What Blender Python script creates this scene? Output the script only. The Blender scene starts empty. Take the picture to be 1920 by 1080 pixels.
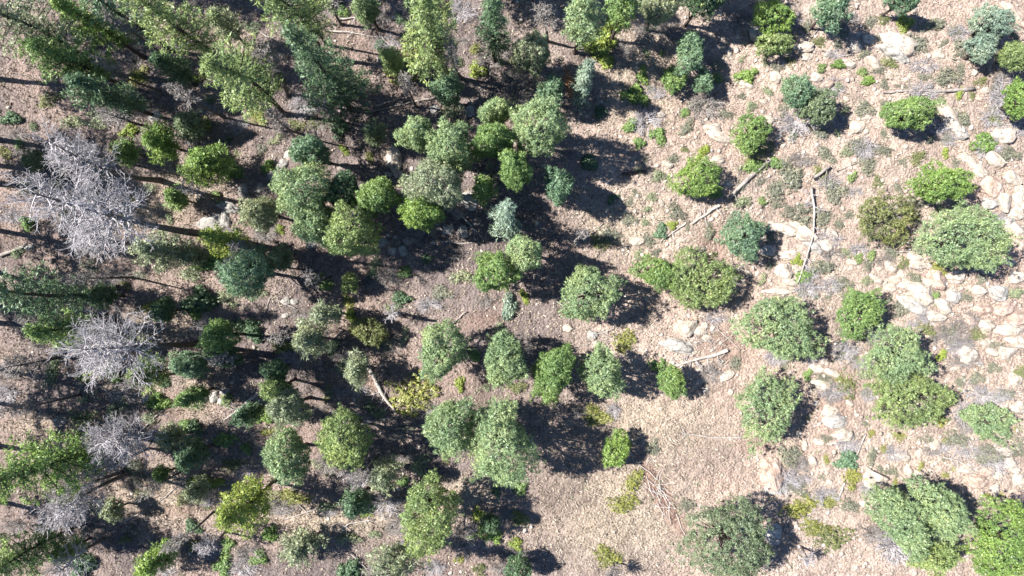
import bpy, bmesh, math, random
import numpy as np
from mathutils import Vector

# ------------------------------------------------------------------ camera, sky, sun, exposure
SC = bpy.context.scene
COL = SC.collection
CAMZ = 45.0                      # drone height above the slope, metres
FPX = 1280.0                     # focal length in photograph pixels (24 mm on 36 mm, 1920 px wide)
cam = bpy.data.cameras.new("camera"); cam.lens = 24.0; cam.sensor_width = 36.0
cam.clip_start = 0.5; cam.clip_end = 3000.0
camo = bpy.data.objects.new("camera", cam); COL.objects.link(camo)
camo.location = (0, 0, CAMZ); camo.rotation_euler = (0, 0, 0)
SC.camera = camo

SUN_EL = math.radians(49.0)
SH = Vector((1.0, -0.2, 0)).normalized()         # the way the shadows fall on the ground
W = bpy.data.worlds.new("World"); SC.world = W; W.use_nodes = True
wn = W.node_tree.nodes; wl = W.node_tree.links
sky = wn.new("ShaderNodeTexSky"); sky.sky_type = 'NISHITA'; sky.sun_disc = False
sky.sun_elevation = SUN_EL; sky.sun_rotation = math.atan2(-SH.x, -SH.y)
sky.altitude = 2000.0; sky.air_density = 1.0; sky.dust_density = 0.1; sky.ozone_density = 5.0
wn["Background"].inputs[1].default_value = 0.068
wl.new(sky.outputs[0], wn["Background"].inputs[0])
sun = bpy.data.lights.new("sun", 'SUN'); sun.energy = 5.0; sun.angle = math.radians(0.5)
sun.color = (1.0, 0.96, 0.90)
suno = bpy.data.objects.new("sun", sun); COL.objects.link(suno)
d = Vector((SH.x*math.cos(SUN_EL), SH.y*math.cos(SUN_EL), -math.sin(SUN_EL)))
suno.rotation_euler = d.to_track_quat('-Z', 'Y').to_euler(); suno.location = (-60, 12, 70)
SC.view_settings.view_transform = 'Standard'; SC.view_settings.look = 'None'
SC.view_settings.exposure = 1.42; SC.view_settings.gamma = 1.0; SC.view_settings.use_curve_mapping = False
SC.render.engine = 'CYCLES'
SC.cycles.max_bounces = 5; SC.cycles.diffuse_bounces = 3; SC.cycles.transmission_bounces = 2
SC.cycles.transparent_max_bounces = 4

RNG = np.random.default_rng(11)
random.seed(11)

# ------------------------------------------------------------------ noise and terrain
_T = np.random.default_rng(5).random((256, 256))
def vnoise(x, y):
    xi = np.floor(x).astype(int); yi = np.floor(y).astype(int)
    fx = x-xi; fy = y-yi
    fx = fx*fx*(3-2*fx); fy = fy*fy*(3-2*fy)
    a = _T[xi & 255, yi & 255]; b = _T[(xi+1) & 255, yi & 255]
    c = _T[xi & 255, (yi+1) & 255]; e = _T[(xi+1) & 255, (yi+1) & 255]
    return (a*(1-fx)+b*fx)*(1-fy) + (c*(1-fx)+e*fx)*fy
def fbm(x, y, o=3):
    s = 0; am = 0.5
    for k in range(o):
        s = s+am*vnoise(x*2**k+17.3*k, y*2**k+5.1*k); am *= 0.5
    return s/(1-0.5**o)
def relief(x, y):
    """smooth part of the terrain, what things stand on"""
    x = np.asarray(x, float); y = np.asarray(y, float)
    fade = np.clip(1.6-np.hypot(x, y)/120, 0, 1)
    return ((fbm(x/14+3, y/14+8, 2)-0.5)*1.5 + (fbm(x/3.1+40, y/3.1+9, 2)-0.5)*0.34)*fade
def gz(x, y):
    return float(relief(x, y))
def P(px, py, z=0.0):
    k = (CAMZ-z)/FPX
    return ((px-960)*k, (540-py)*k)
def G(px, py):
    """photograph pixel to the ground point under it"""
    z = 0.0
    for _ in range(3):
        x, y = P(px, py, z); z = gz(x, y)
    return x, y, z
def topx(x, y, z=0.0):
    k = FPX/(CAMZ-z)
    return 960+x*k, 540-y*k

# ------------------------------------------------------------------ mesh helpers
def mesh_np(name, V, F, tint=None, smooth=False, mat=None):
    """V (n,3), F (m,3 or 4) -> mesh"""
    me = bpy.data.meshes.new(name)
    V = np.ascontiguousarray(V, np.float32); F = np.ascontiguousarray(F, np.int32)
    m, k = F.shape
    me.vertices.add(len(V)); me.vertices.foreach_set("co", V.ravel())
    me.loops.add(m*k); me.loops.foreach_set("vertex_index", F.ravel())
    me.polygons.add(m); me.polygons.foreach_set("loop_start", np.arange(0, m*k, k, dtype=np.int32))
    if smooth: me.polygons.foreach_set("use_smooth", np.ones(m, bool))
    me.update(calc_edges=True)
    if tint is not None:
        a = me.attributes.new("tint", 'FLOAT', 'POINT'); a.data.foreach_set("value", np.ascontiguousarray(tint, np.float32))
    if mat: me.materials.append(mat)
    return me
def obj(name, me, parent=None, loc=None):
    o = bpy.data.objects.new(name, me); COL.objects.link(o)
    if parent is not None: o.parent = parent
    if loc is not None: o.location = loc
    return o
def root(name, loc, label, cat, group=None):
    o = obj(name, None, None, loc); o.empty_display_size = 0.3
    o["label"] = label; o["category"] = cat
    if group: o["group"] = group
    return o
class Tubes:
    """tapered bent tubes collected into one mesh"""
    def __init__(s): s.V = []; s.F = []; s.n = 0
    def add(s, pts, rad, sides=3, cap=False):
        pts = np.asarray(pts, float); rad = np.asarray(rad, float); n = len(pts)
        tg = np.gradient(pts, axis=0); tg /= np.linalg.norm(tg, axis=1)[:, None]+1e-9
        ref = np.array([0.31, 0.2, 0.93]) if abs(tg[0][2]) < 0.8 else np.array([1.0, 0.1, 0])
        u = np.cross(tg, ref); u /= np.linalg.norm(u, axis=1)[:, None]+1e-9
        v = np.cross(tg, u)
        a = np.arange(sides)*2*math.pi/sides
        ring = pts[:, None]+rad[:, None, None]*(np.cos(a)[None, :, None]*u[:, None]+np.sin(a)[None, :, None]*v[:, None])
        s.V.append(ring.reshape(-1, 3))
        i = np.arange(n-1)[:, None]*sides; j = np.arange(sides)[None]; j2 = (j+1) % sides
        q = np.stack([i+j, i+j2, i+sides+j2, i+sides+j], -1).reshape(-1, 4)+s.n
        s.F.append(q); s.n += n*sides
        if cap:
            for b in (0, n-1):
                c = s.n; s.V.append(pts[b][None]); s.n += 1
                base = c-n*sides if b == 0 else c-1-n*sides
                k0 = base+b*sides
                tri = np.stack([k0+np.arange(sides), k0+(np.arange(sides)+1) % sides, np.full(sides, c), np.full(sides, c)], -1)
                s.F.append(tri)
    def mesh(s, name, mat, smooth=True):
        V = np.concatenate(s.V); F = np.concatenate(s.F)
        T = np.concatenate([F[:, [0, 1, 2]], F[:, [0, 2, 3]]])
        T = T[(T[:, 0] != T[:, 1]) & (T[:, 1] != T[:, 2]) & (T[:, 0] != T[:, 2])]
        return mesh_np(name, V, T, None, smooth, mat)

# ------------------------------------------------------------------ materials
def nm(name):
    m = bpy.data.materials.new(name); m.use_nodes = True
    nt = m.node_tree; return m, nt, nt.nodes, nt.links, nt.nodes["Principled BSDF"]
def ramp(n, stops):
    r = n.new("ShaderNodeValToRGB"); e = r.color_ramp.elements
    while len(e) < len(stops): e.new(0.5)
    for k, (p, c) in enumerate(stops): e[k].position = p; e[k].color = (*c, 1)
    return r
def foliage(name, c, grey=0.0):
    m, nt, n, l, b = nm(name)
    at = n.new("ShaderNodeAttribute"); at.attribute_name = "tint"
    c = np.array(c)*np.array([1.03, 1.02, 1.12])
    st = [(0.0, tuple(c*np.array([0.50, 0.62, 0.66]))), (0.5, tuple(c)), (1.0, tuple(np.minimum(c*np.array([1.62, 1.38, 1.15]), 1)))]  # bluish shade to sunlit yellow, painted into the needles in random patches
    if grey: st = [(0.0, (0.21, 0.18, 0.15)), (grey, (0.17, 0.15, 0.11)), (grey+0.03, tuple(c*0.66))]+st[1:]
    r = ramp(n, st); l.new(at.outputs["Fac"], r.inputs[0])
    df = n.new("ShaderNodeBsdfDiffuse"); tr = n.new("ShaderNodeBsdfTranslucent"); gl = n.new("ShaderNodeBsdfGlossy")
    gl.inputs["Roughness"].default_value = 0.5; gl.inputs["Color"].default_value = (1, 1, 1, 1)
    l.new(r.outputs[0], df.inputs[0]); l.new(r.outputs[0], tr.inputs[0])
    mx = n.new("ShaderNodeMixShader"); mx.inputs[0].default_value = 0.20
    l.new(df.outputs[0], mx.inputs[1]); l.new(tr.outputs[0], mx.inputs[2])
    m2 = n.new("ShaderNodeMixShader"); m2.inputs[0].default_value = 0.035
    l.new(mx.outputs[0], m2.inputs[1]); l.new(gl.outputs[0], m2.inputs[2])
    l.new(m2.outputs[0], n["Material Output"].inputs["Surface"]); n.remove(b)
    return m
FOL = {
 'blue':   foliage("blue_green_needles", (0.150, 0.245, 0.130)),
 'mint':   foliage("mint_needles", (0.235, 0.325, 0.145)),
 'green':  foliage("mid_green_needles", (0.175, 0.275, 0.080)),
 'dark':   foliage("dark_green_needles", (0.098, 0.168, 0.078)),
 'bright': foliage("bright_green_needles", (0.180, 0.285, 0.065)),
 'yellow': foliage("yellow_green_leaves", (0.235, 0.305, 0.055)),
 'lime':   foliage("lime_pine_needles", (0.232, 0.312, 0.105)),
 'olive':  foliage("olive_scales", (0.175, 0.205, 0.070), 0.16),
 'gold':   foliage("golden_olive_scales", (0.235, 0.258, 0.060), 0.12),
 'moss':   foliage("mossy_yellow_scales", (0.205, 0.282, 0.098), 0.07),
 'dusty':  foliage("dusty_green_needles", (0.160, 0.218, 0.112), 0.05),
 'pale':   foliage("pale_grey_green_needles", (0.260, 0.310, 0.170), 0.06),
 'sage':   foliage("sage_leaves", (0.205, 0.222, 0.150), 0.24),
 'silver': foliage("silver_blue_needles", (0.225, 0.305, 0.210)),
}
def barkmat(name, c1, c2, scale=9.0):
    m, nt, n, l, b = nm(name)
    tc = n.new("ShaderNodeTexCoord"); ns = n.new("ShaderNodeTexNoise"); ns.inputs["Scale"].default_value = scale
    ns.inputs["Detail"].default_value = 5; l.new(tc.outputs["Object"], ns.inputs["Vector"])
    r = ramp(n, [(0.3, c1), (0.7, c2)]); l.new(ns.outputs["Fac"], r.inputs[0]); l.new(r.outputs[0], b.inputs["Base Color"])
    b.inputs["Roughness"].default_value = 0.9; b.inputs["Specular IOR Level"].default_value = 0.2
    bp = n.new("ShaderNodeBump"); bp.inputs["Strength"].default_value = 0.5; bp.inputs["Distance"].default_value = 0.03
    l.new(ns.outputs["Fac"], bp.inputs["Height"]); l.new(bp.outputs[0], b.inputs["Normal"])
    return m
BARK = barkmat("pine_bark", (0.035, 0.027, 0.025), (0.095, 0.072, 0.062))  # bark colour darkened to paint in the trunks' shade side
DEADBARK = barkmat("weathered_dead_bark", (0.06, 0.05, 0.048), (0.14, 0.12, 0.115))
TWIG = barkmat("bleached_twigs", (0.28, 0.262, 0.27), (0.50, 0.47, 0.48), 3)
GREYTWIG = barkmat("grey_twigs", (0.20, 0.18, 0.17), (0.36, 0.33, 0.31), 3)
LOGPALE = barkmat("bleached_log_wood", (0.23, 0.20, 0.18), (0.47, 0.43, 0.39), 7)
LOGGREY = barkmat("grey_log_wood", (0.17, 0.145, 0.13), (0.36, 0.32, 0.29), 5)
STICKPALE = barkmat("bleached_sticks", (0.40, 0.36, 0.33), (0.62, 0.58, 0.54), 5)
CUT = barkmat("cut_wood", (0.45, 0.33, 0.2), (0.6, 0.45, 0.3), 14)

def rockmat(name, c1, c2, c3, lich):
    m, nt, n, l, b = nm(name)
    tc = n.new("ShaderNodeTexCoord"); oi = n.new("ShaderNodeObjectInfo")
    ad = n.new("ShaderNodeVectorMath"); ad.operation = 'ADD'
    l.new(tc.outputs["Object"], ad.inputs[0]); l.new(oi.outputs["Location"], ad.inputs[1])
    n1 = n.new("ShaderNodeTexNoise"); n1.inputs["Scale"].default_value = 1.7; n1.inputs["Detail"].default_value = 6
    n2 = n.new("ShaderNodeTexNoise"); n2.inputs["Scale"].default_value = 7.0; n2.inputs["Detail"].default_value = 6; n2.inputs["Roughness"].default_value = 0.7
    for k in (n1, n2): l.new(ad.outputs[0], k.inputs["Vector"])
    r = ramp(n, [(0.32, c1), (0.5, c2), (0.7, c3)]); l.new(n1.outputs["Fac"], r.inputs[0])
    r2 = ramp(n, [(0.36, (0, 0, 0)), (0.46, (1, 1, 1))]); l.new(n2.outputs["Fac"], r2.inputs[0])
    mx = n.new("ShaderNodeMix"); mx.data_type = 'RGBA'
    l.new(r2.outputs[0], mx.inputs[0]); mx.inputs[6].default_value = (*lich, 1); l.new(r.outputs[0], mx.inputs[7])
    ve = n.new("ShaderNodeTexVoronoi"); ve.feature = 'DISTANCE_TO_EDGE'; ve.inputs["Scale"].default_value = 1.15
    ds = n.new("ShaderNodeVectorMath"); ds.operation = 'MULTIPLY_ADD'; ds.inputs[1].default_value = (0.5, 0.5, 0.5)
    l.new(n2.outputs["Color"], ds.inputs[0]); l.new(ad.outputs[0], ds.inputs[2]); l.new(ds.outputs[0], ve.inputs["Vector"])
    rc = ramp(n, [(0.0, (0.28, 0.26, 0.25)), (0.035, (1, 1, 1))]); l.new(ve.outputs["Distance"], rc.inputs[0])
    mc = n.new("ShaderNodeMix"); mc.data_type = 'RGBA'; mc.blend_type = 'MULTIPLY'; mc.inputs[0].default_value = 1.0
    l.new(mx.outputs[2], mc.inputs[6]); l.new(rc.outputs[0], mc.inputs[7])
    l.new(mc.outputs[2], b.inputs["Base Color"]); b.inputs["Roughness"].default_value = 0.92; b.inputs["Specular IOR Level"].default_value = 0.2
    bp = n.new("ShaderNodeBump"); bp.inputs["Strength"].default_value = 0.6; bp.inputs["Distance"].default_value = 0.06
    l.new(n2.outputs["Fac"], bp.inputs["Height"]); l.new(bp.outputs[0], b.inputs["Normal"])
    return m
ROCK = {
 'cream': rockmat("cream_sandstone", (0.33, 0.27, 0.215), (0.455, 0.39, 0.325), (0.55, 0.49, 0.425), (0.19, 0.16, 0.14)),
 'grey':  rockmat("grey_lichen_stone", (0.26, 0.24, 0.22), (0.36, 0.34, 0.31), (0.46, 0.43, 0.40), (0.15, 0.14, 0.13)),
 'pink':  rockmat("pink_sandstone", (0.30, 0.215, 0.17), (0.41, 0.305, 0.25), (0.47, 0.385, 0.325), (0.20, 0.155, 0.13)),
 'brown': rockmat("dark_brown_stone", (0.13, 0.11, 0.10), (0.22, 0.19, 0.17), (0.30, 0.27, 0.25), (0.08, 0.07, 0.07)),
}
# ------------------------------------------------------------------ what stands where (photograph pixels; heights in metres)
# live trees: x, y, rx, ry, turn(deg), habit, height, foliage, label
TREES = [
 (40, 58, 68, 66, 0, 'pine', 12, 'pale', "tall pale grey-green pine with a broad wispy crown behind a bright green pine"),
 (172, 46, 62, 30, 25, 'pine', 9, 'bright', "bright green pine with a slanting wedge-shaped crown beside a paler broad pine"),
 (130, 110, 72, 40, 5, 'pine', 9, 'green', "wide mid-green pine standing between a wedge-shaped bright pine and a dark pine"),
 (205, 176, 68, 28, 12, 'pine', 8, 'dark', "flat dark green pine whose lower edge meets a grey fallen dead trunk"),
 (205, 14, 42, 26, 0, 'pine', 11, 'blue', "small blue-green pine crown squeezed between a wedge-shaped pine and a yellow-green pine"),
 (326, 38, 76, 46, 10, 'pine', 12, 'lime', "broad yellow-green pine with tufted branches over grey dead twigs"),
 (445, 148, 50, 80, -12, 'pine', 12, 'lime', "tall lime-green pine with a long drooping crown beside a leaning grey snag"),
 (303, 266, 27, 40, -15, 'pine', 4, 'bright', "narrow young bright green pine beside a boulder and grey dead brush"),
 (535, 25, 62, 46, 0, 'pine', 12, 'lime', "yellow-green pine directly above a big dark green pine"),
 (597, 138, 72, 78, 0, 'fir', 13, 'dark', "big dark green conifer with a sunlit flank and a black trunk shadow"),
 (692, 18, 25, 28, 0, 'dome', 7, 'mint', "small round mint-green tree between two slender shadow stripes"),
 (820, 64, 46, 78, 0, 'pine', 12, 'lime', "tall yellow-lime pine with a long upright crown above a golden bush"),
 (835, 165, 27, 36, -15, 'dome', 6, 'blue', "slim blue-green tree at the end of a long bent stick"),
 (923, 48, 34, 52, 0, 'fir', 11, 'dark', "darkest green narrow fir standing in deep shade beside a lime pine"),
 (997, 100, 41, 39, 0, 'dome', 7, 'pale', "pale grey-green domed pinyon next to a bare grey snag"),
 (1095, 36, 37, 46, 0, 'pine', 9, 'mint', "mint-green pine with white branches showing through, beside a yellow bush"),
 (1168, 20, 30, 32, 0, 'pine', 8, 'green', "mid-green pine between a mint pine and a grey-green rounded pinyon"),
 (1233, 16, 42, 36, 0, 'dome', 8, 'pale', "grey-green rounded pinyon with a bare skirt of dark twigs"),
 (1312, 6, 40, 30, 0, 'dome', 8, 'dark', "dark green pinyon throwing a large black shadow over twiggy ground"),
 (1100, 150, 17, 40, 8, 'fir', 6, 'silver', "slender silvery sapling beside a streak of rust-red soil"),
 (1033, 170, 27, 29, 0, 'dome', 6, 'blue', "blue-green pinyon beside a brown boulder and rust-red soil"),
 (1296, 100, 29, 46, 8, 'dome', 5, 'blue', "upright blue-green pinyon with green saplings at its foot on pale gravel"),
 (1262, 150, 26, 28, 0, 'dome', 2.5, 'green', "low green sapling clump at the foot of an upright blue-green pinyon"),
 (1000, 240, 54, 60, 0, 'dome', 10, 'mint', "large mint-green pinyon casting a huge round-edged shadow on bare ground"),
 (918, 212, 29, 27, 0, 'dome', 8, 'mint', "small round minty pinyon crown touching a chain of green crowns"),
 (930, 268, 41, 36, 0, 'dome', 9, 'green', "green pinyon crown in the middle of a curved chain of three crowns"),
 (964, 322, 31, 40, -20, 'dome', 9, 'green', "green pinyon at the tail of a curved chain with bare twigs under it"),
 (1450, 32, 46, 34, 0, 'dome', 4, 'bright', "bright lime-edged bushy oak on pale gravel beside cream boulders"),
 (1448, 84, 36, 26, 0, 'dome', 3, 'moss', "dull olive bushy tree below a bright green oak beside cream boulders"),
 (1560, 18, 32, 40, 0, 'pine', 5, 'blue', "blue-green pine with a bare dark skirt of twigs over pale gravel"),
 (1690, 2, 36, 24, 0, 'dome', 5, 'blue', "blue-green pinyon with a black shadow beside a round lime bush"),
 (1858, 46, 46, 36, 0, 'dome', 4, 'silver', "silvery blue-green juniper with two stacked lobes near a pale slab, wider half"),
 (1840, 95, 30, 30, 0, 'dome', 3.5, 'silver', "silvery blue-green juniper with two stacked lobes near a pale slab, smaller half"),
 (1896, 105, 34, 31, 0, 'dome', 3, 'moss', "round olive-green juniper beside a silvery two-lobed juniper"),
 (1490, 172, 34, 34, 0, 'dome', 4.5, 'blue', "blue-green pinyon joined to a dusty one with bare grey branches under it"),
 (1532, 202, 42, 34, 10, 'dome', 4, 'dusty', "dusty green pinyon joined to a blue-green one above bare grey branches"),
 (1696, 212, 58, 34, -4, 'dome', 4.5, 'green', "wide flat-topped green juniper just below a long dark log"),
 (1906, 192, 26, 42, 0, 'dome', 4, 'bright', "bright green oak beside bleached dead brush and cream rocks"),
 (1408, 250, 34, 46, 25, 'dome', 3, 'green', "loose green oak clump between a grey log and a twiggy grey bush"),
 (392, 305, 48, 34, -20, 'pine', 4, 'bright', "vivid green young pine on bare soil crossed by thin shadow stripes"),
 (298, 466, 52, 40, 0, 'pine', 6, 'pale', "pale yellowish-green pine with thin foliage beside a bare white dead tree"),
 (424, 450, 42, 26, 15, 'pine', 7, 'yellow', "vivid yellow-green pine crown overlapping a round blue-green tree"),
 (466, 510, 54, 47, 0, 'dome', 9, 'blue', "round blue-green tree with a shaded side overlapped by a yellow-green crown"),
 (72, 538, 82, 48, 8, 'pine', 12, 'dark', "big sprawling dark green pine with patchy foliage over a bare soil strip"),
 (122, 608, 46, 30, 20, 'pine', 8, 'green', "green pine with a lit lower edge beside a large white dead tree"),
 (586, 285, 41, 29, 0, 'dome', 8, 'blue', "blue-green pinyon behind a huge double-lobed crown and two cream boulders"),
 (572, 352, 64, 54, 0, 'dome', 10, 'mint', "huge rounded green pinyon, broadest in a tight clump of crowns"),
 (592, 418, 46, 42, 30, 'dome', 8.5, 'mint', "green pinyon tucked between a huge rounded crown and a yellow-edged crown"),
 (642, 362, 36, 40, 0, 'dome', 7.5, 'dark', "shaded dark green pinyon against the flank of a huge rounded crown"),
 (490, 396, 39, 34, 0, 'dome', 7, 'pale', "pale green loose tree beside the huge rounded crown, grey brush below it"),
 (706, 371, 43, 37, 0, 'dome', 8, 'green', "medium rounded green pinyon standing alone between two clumps of crowns"),
 (655, 444, 57, 60, 0, 'dome', 9, 'lime', "dense pinyon with a golden yellow-green sunlit rim and dark green centre"),
 (783, 254, 36, 33, 0, 'dome', 9, 'mint', "mint-green pinyon next to a white boulder, highest of a clump of four"),
 (848, 282, 41, 52, 0, 'dome', 10, 'mint', "tall oval mint pinyon in a clump of four, flanking dark shaded ground"),
 (806, 338, 58, 54, 0, 'dome', 10, 'pale', "broad pale yellowish-green pinyon filling the middle of a clump of four"),
 (793, 396, 43, 40, 15, 'dome', 8, 'bright', "bright green pinyon at the foot of a clump of four, beside dark boulders"),
 (950, 408, 28, 36, -15, 'fir', 8, 'silver', "silvery blue fir with drooping bare branch tips over deep shade"),
 (986, 466, 39, 38, 0, 'dome', 8, 'mint', "light green round pinyon between a silvery fir and a bright green pinyon"),
 (923, 513, 43, 43, 0, 'dome', 7.5, 'green', "bright round pinyon at the edge of a broad gravel clearing"),
 (1051, 354, 28, 38, 0, 'dome', 7, 'blue', "small oval blue-green pinyon standing inside a huge dark shadow"),
 (1306, 335, 49, 46, 0, 'dome', 3.5, 'bright', "bright green oak beside the end of a long grey log"),
 (1387, 441, 45, 47, 0, 'dome', 4.5, 'blue', "ball-shaped blue-green juniper with a black shadow on a white rock slab"),
 (1232, 510, 50, 32, 10, 'dome', 3.5, 'green', "low green juniper merging into a wide twiggy olive juniper"),
 (1312, 528, 78, 58, 10, 'dome', 4, 'moss', "wide twiggy olive juniper beside a dense dome-shaped juniper"),
 (1764, 345, 59, 40, 0, 'dome', 4.5, 'bright', "vivid green flat-topped juniper beside a line of cream slabs"),
 (1655, 407, 66, 55, 10, 'dome', 3.2, 'olive', "dark olive juniper with grey twigs showing, beside two large green junipers"),
 (1806, 452, 88, 70, 10, 'dome', 6, 'mint', "largest blue-green juniper on the rocky slope, gold bush at its foot"),
 (416, 634, 38, 31, 0, 'dome', 8, 'green', "small green-topped tree at the foot of a large white dead tree"),
 (356, 682, 42, 25, 0, 'dome', 6, 'blue', "dim blue-green tree hanging over the twigs of a white dead tree"),
 (424, 672, 32, 20, 0, 'dome', 6, 'dark', "dark green low tree under a small green-topped tree near piled branches"),
 (612, 588, 30, 24, 0, 'pine', 4.5, 'pale', "wispy pale green tree on gravel beside two small boulders"),
 (575, 640, 28, 36, -10, 'pine', 5, 'pale', "wispy grey-green tree between gravel and a black band of shadow"),
 (692, 620, 44, 27, 10, 'dome', 3, 'olive', "patchy olive juniper mixed with bare sticks beside a toppled snag"),
 (672, 696, 20, 34, 0, 'pine', 4, 'pale', "thin pale green sapling beside the root end of a grey log"),
 (825, 662, 45, 60, 5, 'dome', 7.5, 'mint', "oval mint-green pinyon with a golden bush at its foot on gravel"),
 (945, 672, 38, 60, 0, 'dome', 7, 'mint', "oval mint pinyon, first of three upright pinyons in a row"),
 (1038, 700, 40, 60, 12, 'dome', 6.5, 'green', "bright green pinyon, middle of three upright pinyons in a row"),
 (1134, 700, 43, 55, 0, 'dome', 6, 'mint', "light green pinyon at the end of a row of three, by stacked branches"),
 (514, 694, 26, 25, 0, 'dome', 6, 'dark', "dark green crown above a pale yellowish tree in black shade"),
 (522, 724, 30, 24, 0, 'dome', 7, 'lime', "yellowish-green crown between a dark crown and a rounder pale tree"),
 (546, 764, 39, 38, 0, 'dome', 8, 'pale', "pale green rounded tree beside a fallen dead branch with white twigs"),
 (1107, 555, 59, 58, 0, 'dome', 6.5, 'mint', "dense ball-shaped mint pinyon standing alone at the edge of a branch heap"),
 (1262, 712, 27, 34, -10, 'dome', 4, 'green', "small green juniper at the thin end of a white log"),
 (1456, 616, 84, 62, 28, 'dome', 5.5, 'mint', "large dense dome-shaped juniper between reddish soil and an olive tree"),
 (1440, 766, 62, 70, 0, 'dome', 5, 'mint', "dense dome-shaped juniper with a crescent shadow at the edge of a clearing"),
 (1612, 586, 45, 54, 15, 'dome', 4, 'green', "green juniper with a grey twiggy flank beside a large dome-shaped juniper"),
 (1678, 668, 70, 54, 20, 'dome', 5, 'mint', "green juniper fused with a yellowish juniper near a round white boulder"),
 (1702, 748, 92, 58, 12, 'dome', 3.6, 'moss', "wide yellow-olive juniper with bare branches fused to a greener juniper"),
 (1852, 788, 58, 36, 20, 'dome', 1.8, 'mint', "very pale minty juniper under bleached fallen branches"),
 (88, 866, 100, 62, -18, 'pine', 12, 'bright', "large bright green pine with a sprawling crown above a twin-trunked dead tree"),
 (40, 1044, 56, 42, 0, 'pine', 9, 'green', "hazy green pine beside a fan-shaped white dead tree"),
 (292, 1048, 48, 26, -45, 'pine', 4, 'bright', "slanting young bright green pine in the shade of dead trees"),
 (458, 946, 44, 56, 10, 'pine', 8, 'yellow', "vivid yellow-green pine beside a dry open clearing and a small snag"),
 (537, 862, 43, 58, 12, 'dome', 8.5, 'mint', "oval mint-green tree with a shaded side above a yellow-green pine"),
 (650, 812, 54, 56, 0, 'dome', 8.5, 'lime', "rounded lime-green pinyon with a fan of bare branches under its crown"),
 (718, 890, 28, 34, 20, 'pine', 5, 'pale', "half-dead grey and yellowish pine beside a rounded lime-green pinyon"),
 (789, 966, 60, 74, 10, 'dome', 8.5, 'lime', "large tufted lime pinyon with a dead branch spray at its foot"),
 (846, 802, 44, 62, 0, 'dome', 9, 'mint', "oval mint pinyon pressed against a larger taller pinyon"),
 (945, 832, 60, 88, -5, 'dome', 10, 'mint', "largest tall mint pinyon beside the dry grass clearing, crown nearly twice as long as wide"),
 (1158, 846, 27, 41, 5, 'dome', 3.2, 'bright', "bright green upright juniper at the head of a strip of white sticks"),
 (1366, 1018, 86, 84, 20, 'dome', 7, 'dusty', "large dark-flanked dusty green pinyon at the edge of the dry grass clearing"),
 (1688, 972, 92, 40, 52, 'dome', 5.5, 'mint', "long slanting mint juniper, first of three parallel crowns split by dark gaps"),
 (1764, 956, 78, 42, 45, 'dome', 5.5, 'mint', "long slanting mint juniper between two others, middle of three parallel crowns"),
 (1882, 1012, 72, 92, 30, 'dome', 6, 'bright', "biggest bright green juniper of three parallel crowns, by a white stub"),
 (1750, 1046, 52, 30, 0, 'dome', 4, 'lime', "low yellowish juniper at the feet of long slanting mint crowns"),
 (745, 1062, 54, 34, 0, 'pine', 8, 'pale', "pale grey-green pine with thin tufts below a large tufted lime pinyon"),
 (562, 1024, 42, 32, -30, 'pine', 3, 'pale', "straggly grey-green low pine lying along dry grass"),
 (972, 1064, 26, 30, 0, 'dome', 4, 'dark', "dark low juniper beside the dry grass clearing, next to grey twigs"),
 (1315, 150, 18, 26, 0, 'dome', 3, 'blue', "small blue-green sapling beside a low green sapling clump"),
]
# trees standing outside the picture whose shadows reach into it
OFF = [(-235, 60, 13), (-260, 190, 14), (-225, 300, 13), (-270, 400, 14), (-230, 500, 13), (-260, 620, 14), (-225, 720, 13), (-275, 800, 14), (-230, 900, 13), (-255, 1020, 13), (-330, 560, 14), (-330, 240, 14),
       (60, -150, 12), (260, -150, 11), (470, -150, 12), (900, -110, 10), (1000, -120, 11), (1330, -80, 8), (-150, -60, 12), (150, 1250, 11)]
# dead standing trees: top x, y, base x, y, branch reach m, label
DEAD = [
 (62, 362, 388, 440, 2.9, 'white', "largest bare white dead tree with long curved branches and a thick dark trunk"),
 (88, 264, 300, 338, 2.3, 'white', "pale bare dead tree whose dark trunk ends in a patch of black shade"),
 (148, 444, 262, 458, 2.0, 'white', "smaller bare white dead tree between a huge dead tree and a pale pine"),
 (152, 656, 372, 645, 2.9, 'white', "bare white dead tree with a curved dark trunk over dry yellow grass"),
 (186, 822, 330, 826, 2.5, 'white', "bare pale dead tree with bluish shaded twigs beside a bright sprawling pine"),
 (98, 972, 246, 886, 2.1, 'white', "bare dead tree with drooping pale twigs, stouter of two joined at the foot"),
 (104, 934, 232, 884, 1.2, 'grey', "thin dead trunk leaning beside a stouter dead tree from the same foot"),
 (112, 1074, 196, 1010, 2.0, 'white', "fan-shaped white dead tree with thick forked branches beside a hazy green pine"),
 (372, 1030, 424, 996, 1.1, 'white', "small white snag with feathery branches beside a vivid yellow-green pine"),
 (1012, 18, 1026, 78, 1.3, 'grey', "slender bare grey snag with short branches beside a pale domed pinyon"),
 (616, -6, 640, 46, 1.1, 'grey', "thin dark snag with twigs casting a long straight shadow"),
 (484, 88, 540, 180, 1.2, 'grey', "leaning grey snag against the flank of a big dark conifer"),
 (1146, 1084, 1150, 1052, 1.0, 'grey', "small grey snag beside a yellow-green bush on dry grass"),
 (1496, 1062, 1502, 1026, 0.7, 'white', "tiny white snag standing in black shade beside a large green pinyon"),
 (202, 212, 285, 240, 1.4, 'grey', "grey dead leaning tree between a flat dark pine and a boulder"),
 (4, 690, 120, 668, 1.6, 'grey', "bare grey dead tree beside a strip of black shade and a yellow-green bush"),
 (735, 590, 740, 584, 0.9, 'white', "short white snag stub with forked twigs at the end of a dark log"),
]
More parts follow.
